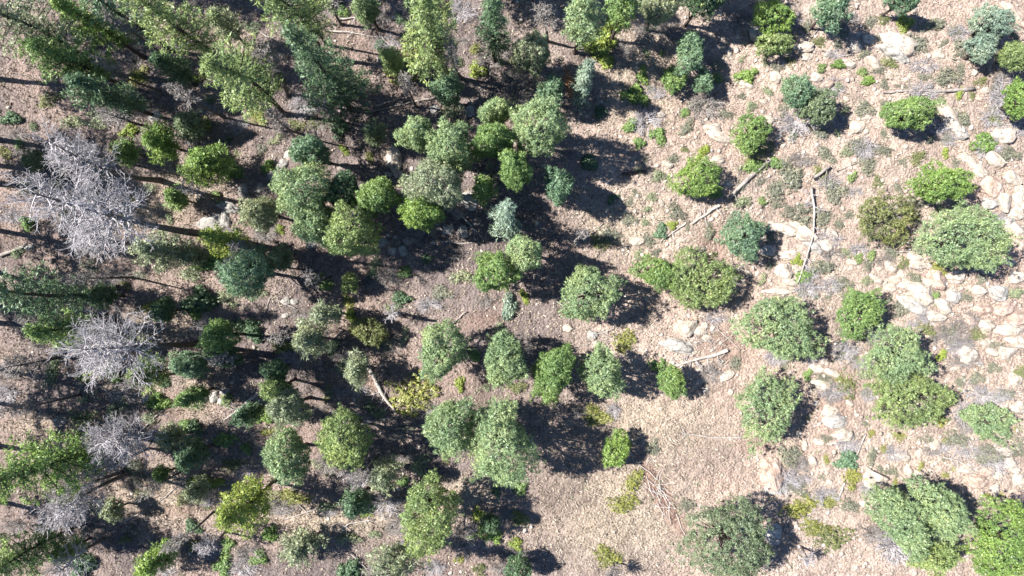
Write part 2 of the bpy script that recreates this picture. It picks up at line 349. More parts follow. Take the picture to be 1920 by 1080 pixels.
# bare brush: x, y, rx, ry, tone
BRUSH = [
 (215, 215, 34, 18, 'w'), (392, 265, 46, 20, 'g'), (450, 236, 22, 16, 'w'), (770, 66, 22, 22, 'g'), (730, 82, 26, 16, 'w'), (965, 150, 26, 26, 'g'),
 (1322, 200, 38, 32, 'g'), (1212, 225, 32, 30, 'w'), (1494, 232, 38, 30, 'w'), (1878, 185, 30, 36, 'w'), (1858, 222, 26, 22, 'w'), (500, 430, 26, 22, 'g'),
 (500, 440, 22, 16, 'g'), (676, 886, 42, 26, 'w'), (770, 1016, 26, 22, 'w'), (870, 1008, 28, 36, 'g'), (720, 872, 26, 22, 'g'), (1680, 1022, 44, 36, 'w'),
 (1640, 1000, 30, 22, 'g'), (1812, 770, 32, 26, 'w'), (1782, 622, 30, 22, 'g'), (1800, 640, 24, 16, 'g'), (1330, 700, 26, 22, 'g'), (1220, 60, 34, 18, 'g'),
 (1262, 62, 24, 20, 'g'), (1170, 95, 24, 20, 'g'), (1390, 35, 28, 24, 'g'), (1590, 40, 24, 22, 'g'), (1372, 520, 28, 26, 'g'), (980, 650, 22, 26, 'g'),
 (700, 640, 40, 24, 'g'), (640, 650, 28, 22, 'g'), (460, 1062, 28, 20, 'w'), (1755, 235, 26, 20, 'w'), (1690, 245, 24, 14, 'w'), (1850, 275, 30, 22, 'w'),
 (1470, 565, 16, 12, 'g'), (1590, 655, 22, 16, 'w'), (800, 770, 30, 20, 'g'), (560, 770, 18, 14, 'w'), (1340, 595, 22, 14, 'w'), (1850, 740, 44, 18, 'w'),
 (1150, 770, 16, 18, 'w'), (1060, 290, 20, 18, 'g'), (930, 345, 16, 14, 'w'), (1230, 175, 20, 14, 'w'), (1500, 870, 24, 18, 'g'), (360, 120, 20, 14, 'g'),
 (340, 80, 26, 16, 'w'), (20, 690, 20, 18, 'w'), (1620, 285, 16, 16, 'w'), (1820, 845, 30, 14, 'w'), (620, 770, 24, 16, 'g'), (1080, 770, 20, 14, 'g'),
]
# shrubs: x, y, rx, ry, foliage
SHRUBS = [
 (370, 150, 13, 12, 'yellow'), (240, 246, 16, 12, 'yellow'), (95, 190, 22, 14, 'olive'), (140, 226, 20, 14, 'pale'), (192, 226, 20, 16, 'pale'),
 (755, 131, 40, 34, 'gold'), (892, 130, 15, 18, 'yellow'), (640, 240, 16, 21, 'dark'), (1145, 42, 12, 22, 'yellow'), (1126, 96, 32, 28, 'yellow'),
 (1190, 182, 20, 22, 'bright'), (1205, 141, 15, 11, 'bright'), (1243, 100, 6, 6, 'bright'), (1130, 211, 13, 12, 'dark'), (1397, 143, 16, 18, 'bright'),
 (1343, 148, 12, 10, 'bright'), (1343, 122, 13, 11, 'sage'), (1180, 240, 16, 15, 'green'), (1235, 252, 17, 15, 'green'), (1285, 212, 9, 9, 'green'),
 (1198, 268, 13, 10, 'green'), (1697, 46, 14, 17, 'yellow'), (1750, 46, 24, 18, 'sage'), (1725, 86, 20, 22, 'sage'), (1775, 146, 26, 17, 'sage'),
 (1802, 92, 20, 18, 'sage'), (1620, 100, 13, 11, 'sage'), (1650, 133, 15, 10, 'sage'), (1670, 120, 16, 12, 'olive'), (1571, 118, 15, 9, 'bright'),
 (1540, 127, 9, 8, 'bright'), (1616, 134, 9, 9, 'bright'), (1624, 155, 16, 10, 'bright'), (1569, 166, 9, 9, 'bright'), (1731, 146, 13, 10, 'sage'),
 (1800, 126, 13, 10, 'sage'), (1620, 206, 20, 16, 'sage'), (1840, 262, 23, 20, 'bright'), (1804, 222, 18, 18, 'sage'), (1798, 176, 10, 8, 'yellow'),
 (1821, 181, 8, 8, 'olive'), (1692, 163, 18, 5, 'sage'), (1420, 290, 26, 20, 'olive'), (1412, 310, 20, 14, 'green'), (405, 371, 10, 10, 'bright'),
 (390, 496, 36, 18, 'green'), (350, 515, 26, 14, 'pale'), (645, 281, 11, 8, 'yellow'), (500, 318, 14, 16, 'bright'), (525, 432, 9, 9, 'yellow'),
 (1238, 433, 14, 14, 'blue'), (1150, 446, 24, 18, 'sage'), (1120, 452, 18, 14, 'olive'), (1270, 400, 19, 15, 'sage'), (1260, 420, 10, 9, 'yellow'),
 (1212, 446, 14, 11, 'sage'), (1316, 284, 13, 13, 'yellow'), (1340, 365, 17, 12, 'green'), (1484, 330, 30, 34, 'sage'), (1455, 350, 22, 18, 'sage'),
 (1565, 360, 22, 24, 'sage'), (1490, 402, 30, 24, 'sage'), (1538, 500, 30, 20, 'sage'), (1624, 502, 13, 10, 'sage'), (1600, 331, 11, 9, 'bright'),
 (1646, 341, 13, 10, 'olive'), (1492, 485, 11, 12, 'yellow'), (1506, 516, 18, 14, 'green'), (1580, 532, 20, 12, 'sage'), (1635, 475, 12, 8, 'bright'),
 (1609, 484, 10, 9, 'bright'), (1757, 500, 17, 15, 'gold'), (1770, 287, 9, 8, 'yellow'), (1450, 305, 14, 14, 'green'), (1428, 380, 10, 8, 'bright'),
 (1255, 302, 14, 10, 'sage'), (286, 576, 30, 15, 'gold'), (297, 746, 23, 18, 'bright'), (160, 703, 17, 11, 'yellow'), (160, 790, 27, 22, 'olive'),
 (372, 568, 28, 30, 'dark'), (375, 585, 14, 14, 'bright'), (186, 545, 16, 10, 'gold'), (652, 568, 16, 12, 'gold'), (656, 592, 12, 14, 'yellow'),
 (770, 742, 46, 40, 'gold'), (863, 716, 9, 16, 'yellow'), (495, 780, 15, 16, 'bright'), (830, 549, 21, 15, 'sage'), (1166, 641, 22, 22, 'gold'),
 (1112, 776, 30, 20, 'gold'), (1380, 676, 15, 12, 'sage'), (985, 556, 13, 9, 'yellow'), (955, 582, 16, 26, 'silver'), (1236, 690, 18, 14, 'green'),
 (1700, 745, 10, 10, 'sage'), (1905, 700, 15, 13, 'olive'), (1870, 650, 14, 12, 'sage'), (1752, 556, 10, 8, 'green'), (1815, 560, 14, 8, 'sage'),
 (1860, 690, 16, 10, 'sage'), (1545, 710, 18, 12, 'sage'), (1512, 702, 9, 12, 'green'), (1600, 560, 20, 12, 'sage'), (1765, 668, 11, 10, 'yellow'),
 (390, 906, 30, 16, 'yellow'), (345, 870, 13, 9, 'bright'), (440, 872, 22, 12, 'olive'), (360, 800, 18, 14, 'dark'), (345, 805, 20, 15, 'green'),
 (545, 930, 32, 14, 'gold'), (500, 935, 26, 20, 'olive'), (665, 946, 29, 22, 'blue'), (688, 962, 11, 10, 'yellow'), (895, 962, 13, 14, 'yellow'),
 (919, 996, 18, 24, 'bright'), (885, 1006, 10, 10, 'green'), (512, 1004, 16, 16, 'bright'), (490, 1046, 18, 14, 'green'), (655, 1005, 20, 12, 'pale'),
 (1184, 905, 23, 20, 'gold'), (1164, 944, 30, 18, 'gold'), (1132, 1040, 27, 20, 'gold'), (1282, 950, 14, 16, 'sage'), (1224, 838, 17, 13, 'sage'),
 (968, 1022, 14, 12, 'yellow'), (1586, 860, 24, 17, 'blue'), (1600, 892, 21, 18, 'gold'), (1549, 863, 10, 8, 'gold'), (1655, 840, 9, 8, 'gold'),
 (1683, 818, 12, 10, 'gold'), (1635, 812, 8, 7, 'gold'), (1726, 871, 8, 10, 'gold'), (1770, 826, 8, 7, 'gold'), (1773, 890, 7, 8, 'gold'),
 (1878, 928, 7, 7, 'gold'), (1494, 952, 36, 22, 'gold'), (1550, 940, 22, 13, 'gold'), (1520, 986, 30, 16, 'gold'), (1560, 1006, 32, 22, 'olive'),
 (1478, 852, 24, 20, 'sage'), (1492, 914, 22, 14, 'sage'), (1632, 852, 17, 13, 'sage'), (1800, 826, 26, 16, 'sage'), (1850, 852, 28, 18, 'sage'),
 (1905, 842, 22, 22, 'sage'), (1650, 880, 12, 8, 'sage'), (1600, 950, 20, 14, 'sage'), (20, 225, 18, 14, 'dark'), (30, 560, 24, 14, 'olive'),
 (590, 235, 16, 10, 'olive'), (520, 265, 14, 10, 'pale'), (760, 262, 10, 10, 'dark'), (1105, 300, 16, 16, 'dark'), (1150, 372, 12, 10, 'dark'),
 (425, 750, 12, 13, 'bright'), (420, 560, 20, 14, 'pale'), (700, 1000, 14, 10, 'pale'), (640, 690, 18, 18, 'pale'), (480, 545, 18, 12, 'pale'),
 (1066, 585, 22, 12, 'olive'), (1300, 470, 22, 9, 'sage'), (1545, 290, 20, 16, 'sage'), (1660, 285, 22, 12, 'sage'), (1890, 290, 22, 14, 'sage'),
 (1460, 128, 14, 10, 'sage'), (1480, 118, 12, 9, 'olive'), (1515, 55, 12, 14, 'sage'), (1790, 60, 16, 10, 'sage'), (1870, 160, 12, 9, 'sage'),
]
# rocks: x, y, rx, ry, turn, kind
ROCKS = [
 (292, 220, 14, 11, 0, 'grey'), (713, 108, 7, 8, 0, 'grey'), (1047, 137, 13, 12, 0, 'brown'), (1680, 84, 36, 18, 22, 'cream'), (1672, 100, 28, 14, 25, 'grey'),
 (1505, 90, 20, 12, 0, 'cream'), (1511, 106, 11, 8, 0, 'cream'), (1602, 90, 13, 11, 0, 'cream'), (1550, 160, 13, 9, -20, 'pink'), (1455, 145, 12, 11, 0, 'cream'),
 (1605, 238, 14, 11, -20, 'cream'), (1622, 222, 12, 5, -10, 'cream'), (1783, 224, 38, 14, 42, 'cream'), (1905, 32, 34, 12, 42, 'pink'), (1800, 248, 18, 10, 40, 'grey'),
 (1880, 255, 22, 16, 0, 'cream'), (1900, 240, 12, 9, 0, 'cream'), (455, 356, 10, 14, 0, 'grey'), (430, 388, 21, 10, 20, 'grey'), (396, 419, 29, 14, -10, 'grey'),
 (424, 411, 10, 16, -20, 'grey'), (738, 300, 15, 25, -8, 'cream'), (746, 326, 9, 7, 0, 'cream'), (545, 291, 12, 11, 0, 'cream'), (530, 308, 13, 8, -30, 'grey'),
 (508, 330, 9, 14, 0, 'grey'), (487, 352, 9, 12, 0, 'grey'), (880, 375, 21, 17, 20, 'grey'), (862, 396, 19, 15, 10, 'brown'), (840, 430, 11, 11, 0, 'grey'),
 (868, 434, 9, 14, -20, 'grey'), (892, 415, 10, 9, 0, 'brown'), (718, 455, 11, 8, 0, 'grey'), (735, 470, 9, 9, 0, 'grey'), (755, 470, 8, 12, -30, 'grey'),
 (765, 450, 12, 9, 0, 'brown'), (645, 315, 13, 10, 0, 'brown'), (728, 327, 9, 6, 0, 'grey'), (660, 518, 12, 8, 20, 'grey'), (585, 458, 10, 7, 0, 'grey'),
 (1858, 352, 28, 17, 42, 'pink'), (1834, 320, 20, 10, 40, 'cream'), (1880, 378, 13, 21, -25, 'cream'), (1855, 381, 15, 12, 20, 'grey'), (1866, 362, 14, 9, 30, 'cream'),
 (1910, 372, 13, 24, 0, 'cream'), (1902, 460, 20, 28, 0, 'pink'), (1906, 400, 12, 14, 0, 'cream'), (1669, 500, 12, 12, 0, 'cream'), (1716, 482, 17, 8, 5, 'cream'),
 (1718, 497, 18, 9, 15, 'cream'), (1741, 498, 7, 7, 0, 'cream'), (1644, 525, 11, 9, 0, 'cream'), (1758, 526, 22, 15, 45, 'pink'), (1695, 532, 14, 10, 10, 'cream'),
 (1668, 540, 11, 8, 0, 'cream'), (1598, 492, 11, 7, 0, 'cream'), (1470, 430, 26, 12, 20, 'cream'), (1510, 440, 22, 14, 30, 'cream'), (1545, 458, 18, 12, 30, 'cream'),
 (1472, 510, 18, 16, 0, 'cream'), (1462, 545, 30, 8, -3, 'cream'), (1440, 470, 14, 12, 0, 'grey'), (1840, 415, 9, 8, 0, 'cream'), (1730, 552, 30, 17, 28, 'cream'),
 (1712, 574, 32, 13, 32, 'grey'), (1752, 594, 20, 10, 15, 'cream'), (1840, 581, 19, 9, 5, 'pink'), (1880, 578, 24, 14, -20, 'pink'), (1786, 556, 13, 14, 0, 'grey'),
 (1812, 665, 17, 15, 0, 'cream'), (1868, 548, 22, 14, 20, 'grey'), (1892, 618, 26, 12, -8, 'cream'), (1905, 640, 22, 12, 10, 'cream'), (1900, 712, 13, 12, 0, 'cream'),
 (1540, 722, 18, 9, 15, 'cream'), (1532, 692, 14, 10, 0, 'cream'), (1565, 790, 20, 14, 0, 'grey'), (1288, 614, 20, 17, -20, 'cream'), (1311, 621, 14, 9, 0, 'cream'),
 (1268, 650, 30, 14, 12, 'grey'), (1110, 628, 10, 9, 0, 'grey'), (1325, 633, 9, 6, 0, 'cream'), (1362, 706, 15, 8, -32, 'cream'), (1322, 610, 7, 6, 0, 'cream'),
 (1065, 615, 11, 7, 0, 'cream'), (273, 748, 10, 8, -20, 'grey'), (386, 744, 6, 12, 5, 'grey'), (402, 744, 9, 12, 10, 'grey'), (421, 733, 10, 8, 0, 'grey'),
 (416, 752, 8, 7, 0, 'grey'), (112, 788, 14, 11, 0, 'brown'), (537, 565, 11, 8, 0, 'grey'), (551, 566, 8, 6, 0, 'grey'), (535, 592, 7, 5, -20, 'grey'),
 (55, 463, 9, 5, 0, 'grey'), (1448, 888, 25, 31, 0, 'pink'), (1452, 917, 20, 10, 0, 'grey'), (1636, 897, 24, 17, 10, 'cream'), (1618, 944, 8, 8, 0, 'cream'),
 (1830, 902, 22, 13, 0, 'pink'), (1892, 868, 14, 11, 0, 'cream'), (1906, 930, 18, 11, 20, 'pink'), (1752, 836, 10, 9, 0, 'cream'), (1692, 856, 14, 10, 0, 'cream'),
 (1703, 882, 8, 10, 0, 'cream'), (1720, 890, 8, 7, 0, 'cream'), (1865, 915, 7, 16, 10, 'cream'), (1535, 829, 10, 8, 0, 'cream'), (1450, 1000, 16, 22, 0, 'grey'),
 (1350, 258, 26, 10, 20, 'cream'), (1345, 300, 12, 8, 0, 'cream'), (1252, 308, 10, 8, 0, 'cream'), (1322, 302, 9, 9, 0, 'cream'), (1192, 452, 14, 8, 0, 'cream'),
 (1235, 215, 12, 7, 0, 'cream'), (1312, 158, 12, 8, 0, 'cream'), (1364, 345, 12, 8, 0, 'cream'), (1278, 450, 10, 5, 0, 'cream'), (1385, 505, 9, 7, 0, 'cream'),
 (1480, 530, 14, 9, 0, 'cream'), (1440, 225, 14, 8, 0, 'cream'), (1416, 63, 12, 14, -30, 'cream'), (1700, 150, 8, 5, 0, 'cream'), (1640, 120, 18, 9, 35, 'cream'),
 (1892, 490, 14, 9, 0, 'cream'), (1690, 515, 9, 7, 0, 'cream'), (1846, 170, 8, 7, 0, 'cream'), (1900, 880, 12, 10, 0, 'cream'), (1870, 890, 11, 9, 0, 'cream'),
 (1895, 335, 20, 12, 40, 'cream'), (1815, 300, 16, 9, 40, 'cream'), (1905, 430, 18, 12, 20, 'cream'), (1888, 415, 14, 10, 0, 'grey'), (1862, 300, 20, 12, 35, 'cream'),
 (1700, 560, 16, 12, 20, 'cream'), (1770, 575, 20, 12, 30, 'cream'), (1680, 525, 14, 9, 0, 'pink'), (1740, 530, 12, 8, 0, 'cream'), (1790, 520, 18, 12, 0, 'cream'),
 (1815, 600, 18, 10, 20, 'pink'), (1850, 610, 16, 10, 0, 'cream'), (1885, 660, 20, 12, -10, 'cream'), (1905, 600, 18, 14, 0, 'pink'), (1860, 660, 14, 9, 0, 'cream'),
 (1835, 545, 16, 10, 0, 'cream'), (1905, 520, 18, 12, 0, 'cream'), (1495, 425, 18, 8, 20, 'cream'), (1525, 465, 18, 10, 30, 'grey'), (1560, 440, 14, 9, 20, 'cream'),
 (1450, 425, 16, 9, 0, 'cream'), (1480, 480, 16, 10, 0, 'cream'), (1880, 845, 16, 11, 0, 'cream'), (1910, 900, 14, 11, 0, 'cream'), (1850, 885, 14, 10, 0, 'pink'),
 (1810, 880, 14, 9, 0, 'cream'), (1560, 700, 16, 9, 10, 'cream'), (1580, 815, 18, 12, 0, 'cream'), (1555, 770, 14, 10, 0, 'cream'), (1905, 765, 16, 12, 0, 'cream'),
 (1590, 120, 14, 9, 0, 'cream'), (1630, 75, 14, 9, 0, 'cream'), (1530, 145, 12, 8, 0, 'cream'), (1335, 240, 16, 9, 10, 'cream'), (1400, 160, 14, 9, 0, 'cream'),
 (1118, 645, 8, 6, 0, 'cream'), (880, 210, 10, 12, -30, 'grey'), (815, 205, 9, 8, 0, 'grey'), (1760, 105, 12, 8, 0, 'cream'), (1690, 110, 14, 8, 30, 'grey'),
]
# fallen logs and branches: points, px radius thick, thin, tone, side branches, label
LOGS = [
 ([(1442, 300), (1402, 336), (1366, 370)], 4.2, 3.4, 'grey', 6, "thick grey log lying diagonally beside a bright green oak"),
 ([(1346, 385), (1320, 404), (1295, 420)], 3.0, 2.0, 'pale', 5, "white broken log end with twigs below a thick grey log"),
 ([(1285, 418), (1262, 436), (1238, 452)], 2.0, 0.9, 'pale', 3, "thin white branch beside a small blue-green bush"),
 ([(1517, 352), (1523, 395), (1521, 440), (1505, 490), (1493, 530)], 2.5, 1.2, 'pale', 14, "long curved bleached trunk with side branches among sage bushes"),
 ([(1520, 336), (1536, 325), (1551, 314)], 3.4, 2.6, 'grey', 2, "short brown-grey log on pink soil near a curved bleached trunk"),
 ([(1566, 322), (1600, 308), (1632, 290)], 1.3, 0.8, 'grey', 2, "thin straight stick beside a short brown-grey log"),
 ([(1655, 176), (1700, 170), (1760, 172), (1824, 168)], 1.8, 3.4, 'grey', 5, "long dark log lying just above a flat-topped green juniper"),
 ([(1362, 657), (1330, 668), (1300, 675), (1264, 686)], 3.9, 1.8, 'pale', 9, "white tapering log with a sawn thick end on litter-strewn ground"),
 ([(692, 688), (706, 716), (722, 745), (742, 772)], 4.6, 2.0, 'pale', 8, "grey log with a ragged root end beside a golden low juniper"),
 ([(735, 588), (758, 592), (781, 594)], 3.0, 2.8, 'dark', 2, "short charred log beside a forked white snag stub"),
 ([(850, 606), (862, 595), (874, 584)], 2.2, 1.6, 'grey', 1, "short grey log touching an oval mint-green pinyon"),
 ([(688, 212), (740, 200), (775, 192), (816, 183)], 1.0, 2.0, 'grey', 2, "long bent stick lying across a blue-black shadow"),
 ([(610, 58), (650, 60), (680, 66), (720, 72)], 1.8, 0.8, 'pale', 6, "fallen white branch between two thin parallel shadows"),
 ([(0, 481), (28, 470), (52, 460)], 3.4, 2.4, 'grey', 1, "grey log above a sprawling dark green pine"),
 ([(486, 736), (455, 762), (420, 788)], 3.4, 1.8, 'pale', 16, "fallen dead branch with white feathery twigs beside three small rocks"),
 ([(1165, 327), (1190, 325), (1212, 321)], 3.0, 2.6, 'dark', 1, "dark log end poking out of a huge round-edged shadow"),
 ([(1250, 188), (1266, 172), (1280, 154)], 1.6, 1.2, 'grey', 2, "grey stick beside a low green sapling clump"),
 ([(1270, 812), (1330, 819), (1400, 821)], 1.0, 1.8, 'pale', 3, "long white stick at the foot of a dome-shaped juniper"),
 ([(1600, 468), (1660, 471), (1735, 473)], 0.9, 1.5, 'pale', 1, "thin white stick below a dark olive juniper"),
 ([(1582, 904), (1576, 920), (1570, 938)], 2.0, 1.6, 'pale', 0, "short white stick below a golden bush"),
 ([(1605, 852), (1613, 834), (1622, 814)], 1.6, 1.2, 'pale', 0, "short pinkish stick among small golden bushes"),
 ([(640, 992), (655, 980), (700, 974)], 2.0, 1.3, 'pale', 3, "bent white branch on dry grass below a blue-green bush"),
 ([(530, 975), (570, 962), (606, 948)], 1.3, 1.0, 'pale', 4, "white branch on dry grass ending at a dark stone"),
 ([(1880, 764), (1840, 742), (1796, 728)], 2.6, 1.2, 'pale', 18, "fallen bleached tree with many spiky twigs above a pale minty juniper"),
 ([(1765, 688), (1790, 682), (1815, 683), (1832, 674)], 1.3, 0.9, 'grey', 1, "curved stick hooked round a white boulder"),
 ([(1740, 850), (1790, 862), (1830, 880), (1870, 900)], 1.8, 0.9, 'pale', 12, "twisted fallen branch among cream stones"),
 ([(1760, 832), (1800, 838), (1840, 840)], 1.4, 0.8, 'pale', 10, "bleached spray of branch lying across sage"),
 ([(1330, 605), (1350, 622), (1390, 658)], 1.0, 0.7, 'pale', 2, "thin root-like stick beside a large dome-shaped juniper on red soil"),
 ([(1120, 622), (1145, 633), (1165, 640)], 1.0, 0.7, 'grey', 1, "thin stick beside a round golden bush"),
 ([(1040, 562), (1060, 576), (1082, 588)], 1.6, 1.2, 'pale', 2, "white branch against a ball-shaped mint pinyon"),
 ([(1648, 935), (1652, 965), (1656, 1000)], 1.6, 1.0, 'pale', 3, "white stub standing out of a long slanting juniper"),
 ([(1806, 1042), (1816, 1022), (1814, 1000)], 2.2, 1.4, 'pale', 5, "white forked stub between two big bright junipers"),
 ([(496, 588), (502, 570), (510, 552)], 1.2, 0.8, 'grey', 1, "thin grey stick near two small boulders"),
 ([(618, 640), (632, 630), (642, 620)], 1.2, 0.9, 'pale', 0, "short pale stick near a wispy tree"),
 ([(628, 648), (660, 634), (692, 622)], 1.0, 0.7, 'pale', 2, "white arching stick across a patchy olive juniper"),
 ([(692, 256), (715, 262), (742, 270)], 1.3, 0.8, 'pale', 1, "thin pale stick leading to a white boulder"),
 ([(905, 455), (915, 430), (921, 410)], 1.0, 0.8, 'pale', 0, "thin straight stick near a silvery fir in shade"),
 ([(820, 452), (860, 456), (905, 455)], 1.6, 1.2, 'grey', 1, "grey stick lying in deep shade below dark boulders"),
 ([(1130, 420), (1095, 452), (1070, 440)], 1.0, 0.8, 'grey', 1, "crooked thin stick at the edge of a huge round-edged shadow"),
 ([(1500, 100), (1520, 72), (1550, 36)], 1.2, 0.8, 'grey', 1, "leaning thin stick between cream boulders and a blue-green pine"),
 ([(300, 940), (315, 928), (330, 914)], 1.0, 0.7, 'pale', 0, "thin white stick in a dry open clearing"),
 ([(235, 975), (258, 964), (276, 958)], 1.5, 0.9, 'pale', 1, "white splintered branch beside a brown stump in dry grass"),
 ([(1838, 300), (1860, 330), (1880, 345)], 1.0, 0.7, 'grey', 3, "thin grey stick lying beside a line of cream slabs"),
 ([(1540, 95), (1580, 105), (1600, 104)], 1.2, 0.8, 'pale', 1, "pale stick between bright green tufts and cream stones"),
]
# heaps of fallen branches: x, y, length px, width px, turn, number, label
PILES = [
 (1136, 628, 46, 10, -38, 26, "heap of long bleached branches stacked beside a ball-shaped mint pinyon"),
 (1232, 922, 84, 16, 58, 44, "strip of white sticks lying along bare red-brown soil"),
 (1330, 640, 60, 26, 20, 34, "scatter of white sticks around a tapering white log"),
 (1215, 585, 44, 22, -20, 26, "heap of dark branches in black shade behind a ball-shaped mint pinyon"),
 (1600, 650, 26, 22, 60, 22, "tangle of white sticks between two green junipers"),
 (1530, 972, 50, 14, -12, 22, "white sticks lying inside a ring of golden bushes"),
 (730, 800, 50, 16, 40, 20, "scatter of grey sticks below a golden low juniper"),
 (1420, 930, 40, 16, 30, 22, "pale sticks beside a round pinkish boulder"),
 (1850, 865, 70, 22, 25, 30, "tangle of bleached sticks among sage and cream stones"),
 (1700, 1010, 30, 20, 50, 18, "grey sticks beside long slanting mint crowns"),
 (1420, 330, 30, 20, 60, 18, "scatter of grey sticks around a thick grey log"),
 (440, 800, 46, 18, -35, 20, "dim sticks under a fallen dead branch"),
]
# findable landmarks for the small things' labels
LANDMARKS = [
 (292, 220, "the grey leaning dead tree"), (713, 100, "the fallen white branch"), (600, 140, "the big dark conifer"), (445, 150, "the drooping lime pine"),
 (820, 70, "the tall yellow-lime pine"), (1000, 240, "the large mint pinyon with the huge shadow"), (1025, 60, "the slender bare grey snag"), (1068, 155, "the rust-red soil"),
 (1296, 105, "the upright blue-green pinyon"), (1450, 40, "the bright lime-edged oak"), (1680, 85, "the split cream boulder"), (1855, 60, "the two-lobed silvery juniper"),
 (1740, 170, "the long dark log"), (1696, 212, "the flat-topped green juniper"), (1780, 225, "the long cream slab"), (1495, 225, "the joined dusty and blue pinyons"),
 (1905, 192, "the bright oak by bleached brush"), (1405, 330, "the thick grey log"), (1306, 335, "the bright green oak"), (1387, 441, "the ball-shaped blue juniper"),
 (1520, 430, "the curved bleached trunk"), (1535, 325, "the short brown-grey log"), (1655, 407, "the dark olive juniper"), (1806, 452, "the largest blue-green juniper"),
 (1764, 345, "the vivid flat-topped juniper"), (1860, 355, "the line of cream slabs"), (1280, 525, "the wide twiggy olive juniper"), (1107, 555, "the ball-shaped mint pinyon"),
 (1456, 616, "the large dome-shaped juniper"), (1440, 766, "the dome with a crescent shadow"), (1320, 670, "the white tapering log"), (1612, 586, "the twiggy-flanked green juniper"),
 (1690, 710, "the fused green and yellow junipers"), (1812, 665, "the round white boulder"), (1735, 565, "the big tilted cream boulder"), (1852, 790, "the pale minty juniper"),
 (1448, 888, "the round pinkish boulder"), (1230, 920, "the strip of white sticks"), (1366, 1018, "the dark-flanked green pinyon"), (1720, 965, "the slanting mint crowns"),
 (1636, 897, "the flat cream boulder"), (945, 830, "the tall mint pinyon"), (789, 966, "the large tufted lime pinyon"), (650, 812, "the lime pinyon with bare branches"),
 (537, 862, "the oval mint tree"), (458, 946, "the vivid yellow-green pine"), (88, 866, "the sprawling bright pine"), (230, 820, "the bluish-twigged dead tree"),
 (240, 650, "the dead tree with a curved trunk"), (180, 380, "the largest white dead tree"), (170, 290, "the pale bare dead tree"), (392, 305, "the vivid young pine"),
 (466, 510, "the round blue-green tree"), (580, 370, "the huge rounded pinyon"), (655, 444, "the golden-rimmed pinyon"), (738, 300, "the white boulder"),
 (806, 338, "the clump of four pinyons"), (870, 390, "the dark boulders"), (950, 408, "the silvery fir"), (720, 730, "the grey log with a root end"),
 (735, 590, "the forked snag stub"), (600, 600, "the wispy pale trees"), (1038, 690, "the row of three pinyons"), (825, 662, "the oval mint pinyon on gravel"),
 (72, 540, "the sprawling dark pine"), (400, 745, "the three upright rocks"), (130, 960, "the twin-trunked dead tree"), (1150, 1050, "the small grey snag"),
 (545, 760, "the pale rounded tree"), (120, 110, "the wide mid-green pine"), (1180, 225, "the bleached twiggy bush"), (1158, 846, "the upright bright juniper"),
]
POLES = [(180, 130, 8), (250, 520, 7), (200, 590, 8), (420, 220, 7), (560, 250, 6), (150, 740, 7), (280, 840, 7), (400, 960, 6), (620, 520, 5), (780, 200, 6), (330, 700, 6), (612, 84, 8), (870, 148, 8), (512, 470, 7), (505, 500, 6), (240, 306, 7), (700, 425, 6), (420, 375, 6), (330, 120, 8), (640, 240, 6), (300, 170, 7), (560, 620, 6), (705, 860, 6), (470, 660, 6), (350, 880, 6), (1080, 440, 6)]

# ------------------------------------------------------------------ ground
RED = [(1240, 930, 95, 20, 58, 1.0), (1345, 640, 60, 30, 25, 0.75), (1340, 455, 34, 40, 0, 0.6), (1068, 158, 12, 30, -15, 1.3), (1570, 740, 45, 60, 20, 0.6), (1690, 455, 30, 30, 0, 0.5),
       (905, 600, 60, 20, -10, 0.5), (1420, 835, 45, 14, 0, 0.6), (690, 720, 26, 20, 0, 0.4), (330, 960, 60, 12, 0, 0.5), (320, 760, 40, 30, 0, 0.45), (1880, 600, 60, 40, 0, 0.25), (1350, 120, 20, 14, 0, 0.2)]
STRAW = [(60, 800, 45, 22), (255, 722, 60, 26), (370, 740, 40, 50), (360, 350, 70, 40), (330, 925, 120, 55), (280, 400, 80, 30), (620, 975, 120, 45), (880, 930, 60, 40), (1240, 800, 120, 60),
         (1150, 960, 130, 110), (300, 610, 90, 30), (700, 960, 50, 40), (1180, 420, 90, 60), (1200, 150, 90, 90)]
def spots(px, py, L, oriented):
    m = np.zeros_like(px)
    for s in L:
        a = math.radians(s[4]) if oriented else 0; w = s[5] if oriented else 1
        dx = px-s[0]; dy = py-s[1]
        u = dx*math.cos(a)+dy*math.sin(a); v = -dx*math.sin(a)+dy*math.cos(a)
        m = np.maximum(m, w*np.exp(-((u/s[2])**2+(v/s[3])**2)**1.5))
    return m
def rightness(px, py):
    """0 on the littered forest floor, 1 on the stony open slope"""
    return np.clip((px-980+(fbm(px/170+9, py/170)-0.5)*500+np.clip(540-py, -300, 300)*0.12)/260, 0, 1)
dense = np.arange(-42, 42.001, 0.145); densey = np.arange(-27, 27.001, 0.145)
def axis(c):
    e = c[-1]; out = []
    s = 0.4
    while e < 900: e += s; s *= 1.45; out.append(e)
    out = np.array(out); return np.concatenate([-out[::-1], c, out])
gx = axis(dense); gy = axis(densey)
X, Y = np.meshgrid(gx, gy)
Z = relief(X, Y)
PX, PY = 960+X*FPX/CAMZ, 540-Y*FPX/CAMZ
near = (np.abs(X) < 43) & (np.abs(Y) < 28)
fine = (fbm(X/0.55, Y/0.55, 2)-0.5)*0.17+(vnoise(X/0.26+7, Y/0.26)-0.5)*0.10
Z = Z+np.where(near, fine, 0)
def fine_z(x, y):
    return relief(x, y)+(fbm(x/0.55, y/0.55, 2)-0.5)*0.17+(vnoise(x/0.26+7, y/0.26)-0.5)*0.10
rt = rightness(PX, PY)[..., None]
n1 = fbm(X/2.3+31, Y/2.3+4, 4)[..., None]; n2 = vnoise(X/0.3+3, Y/0.3+90)[..., None]; n3 = fbm(X/5+70, Y/5+2, 3)[..., None]
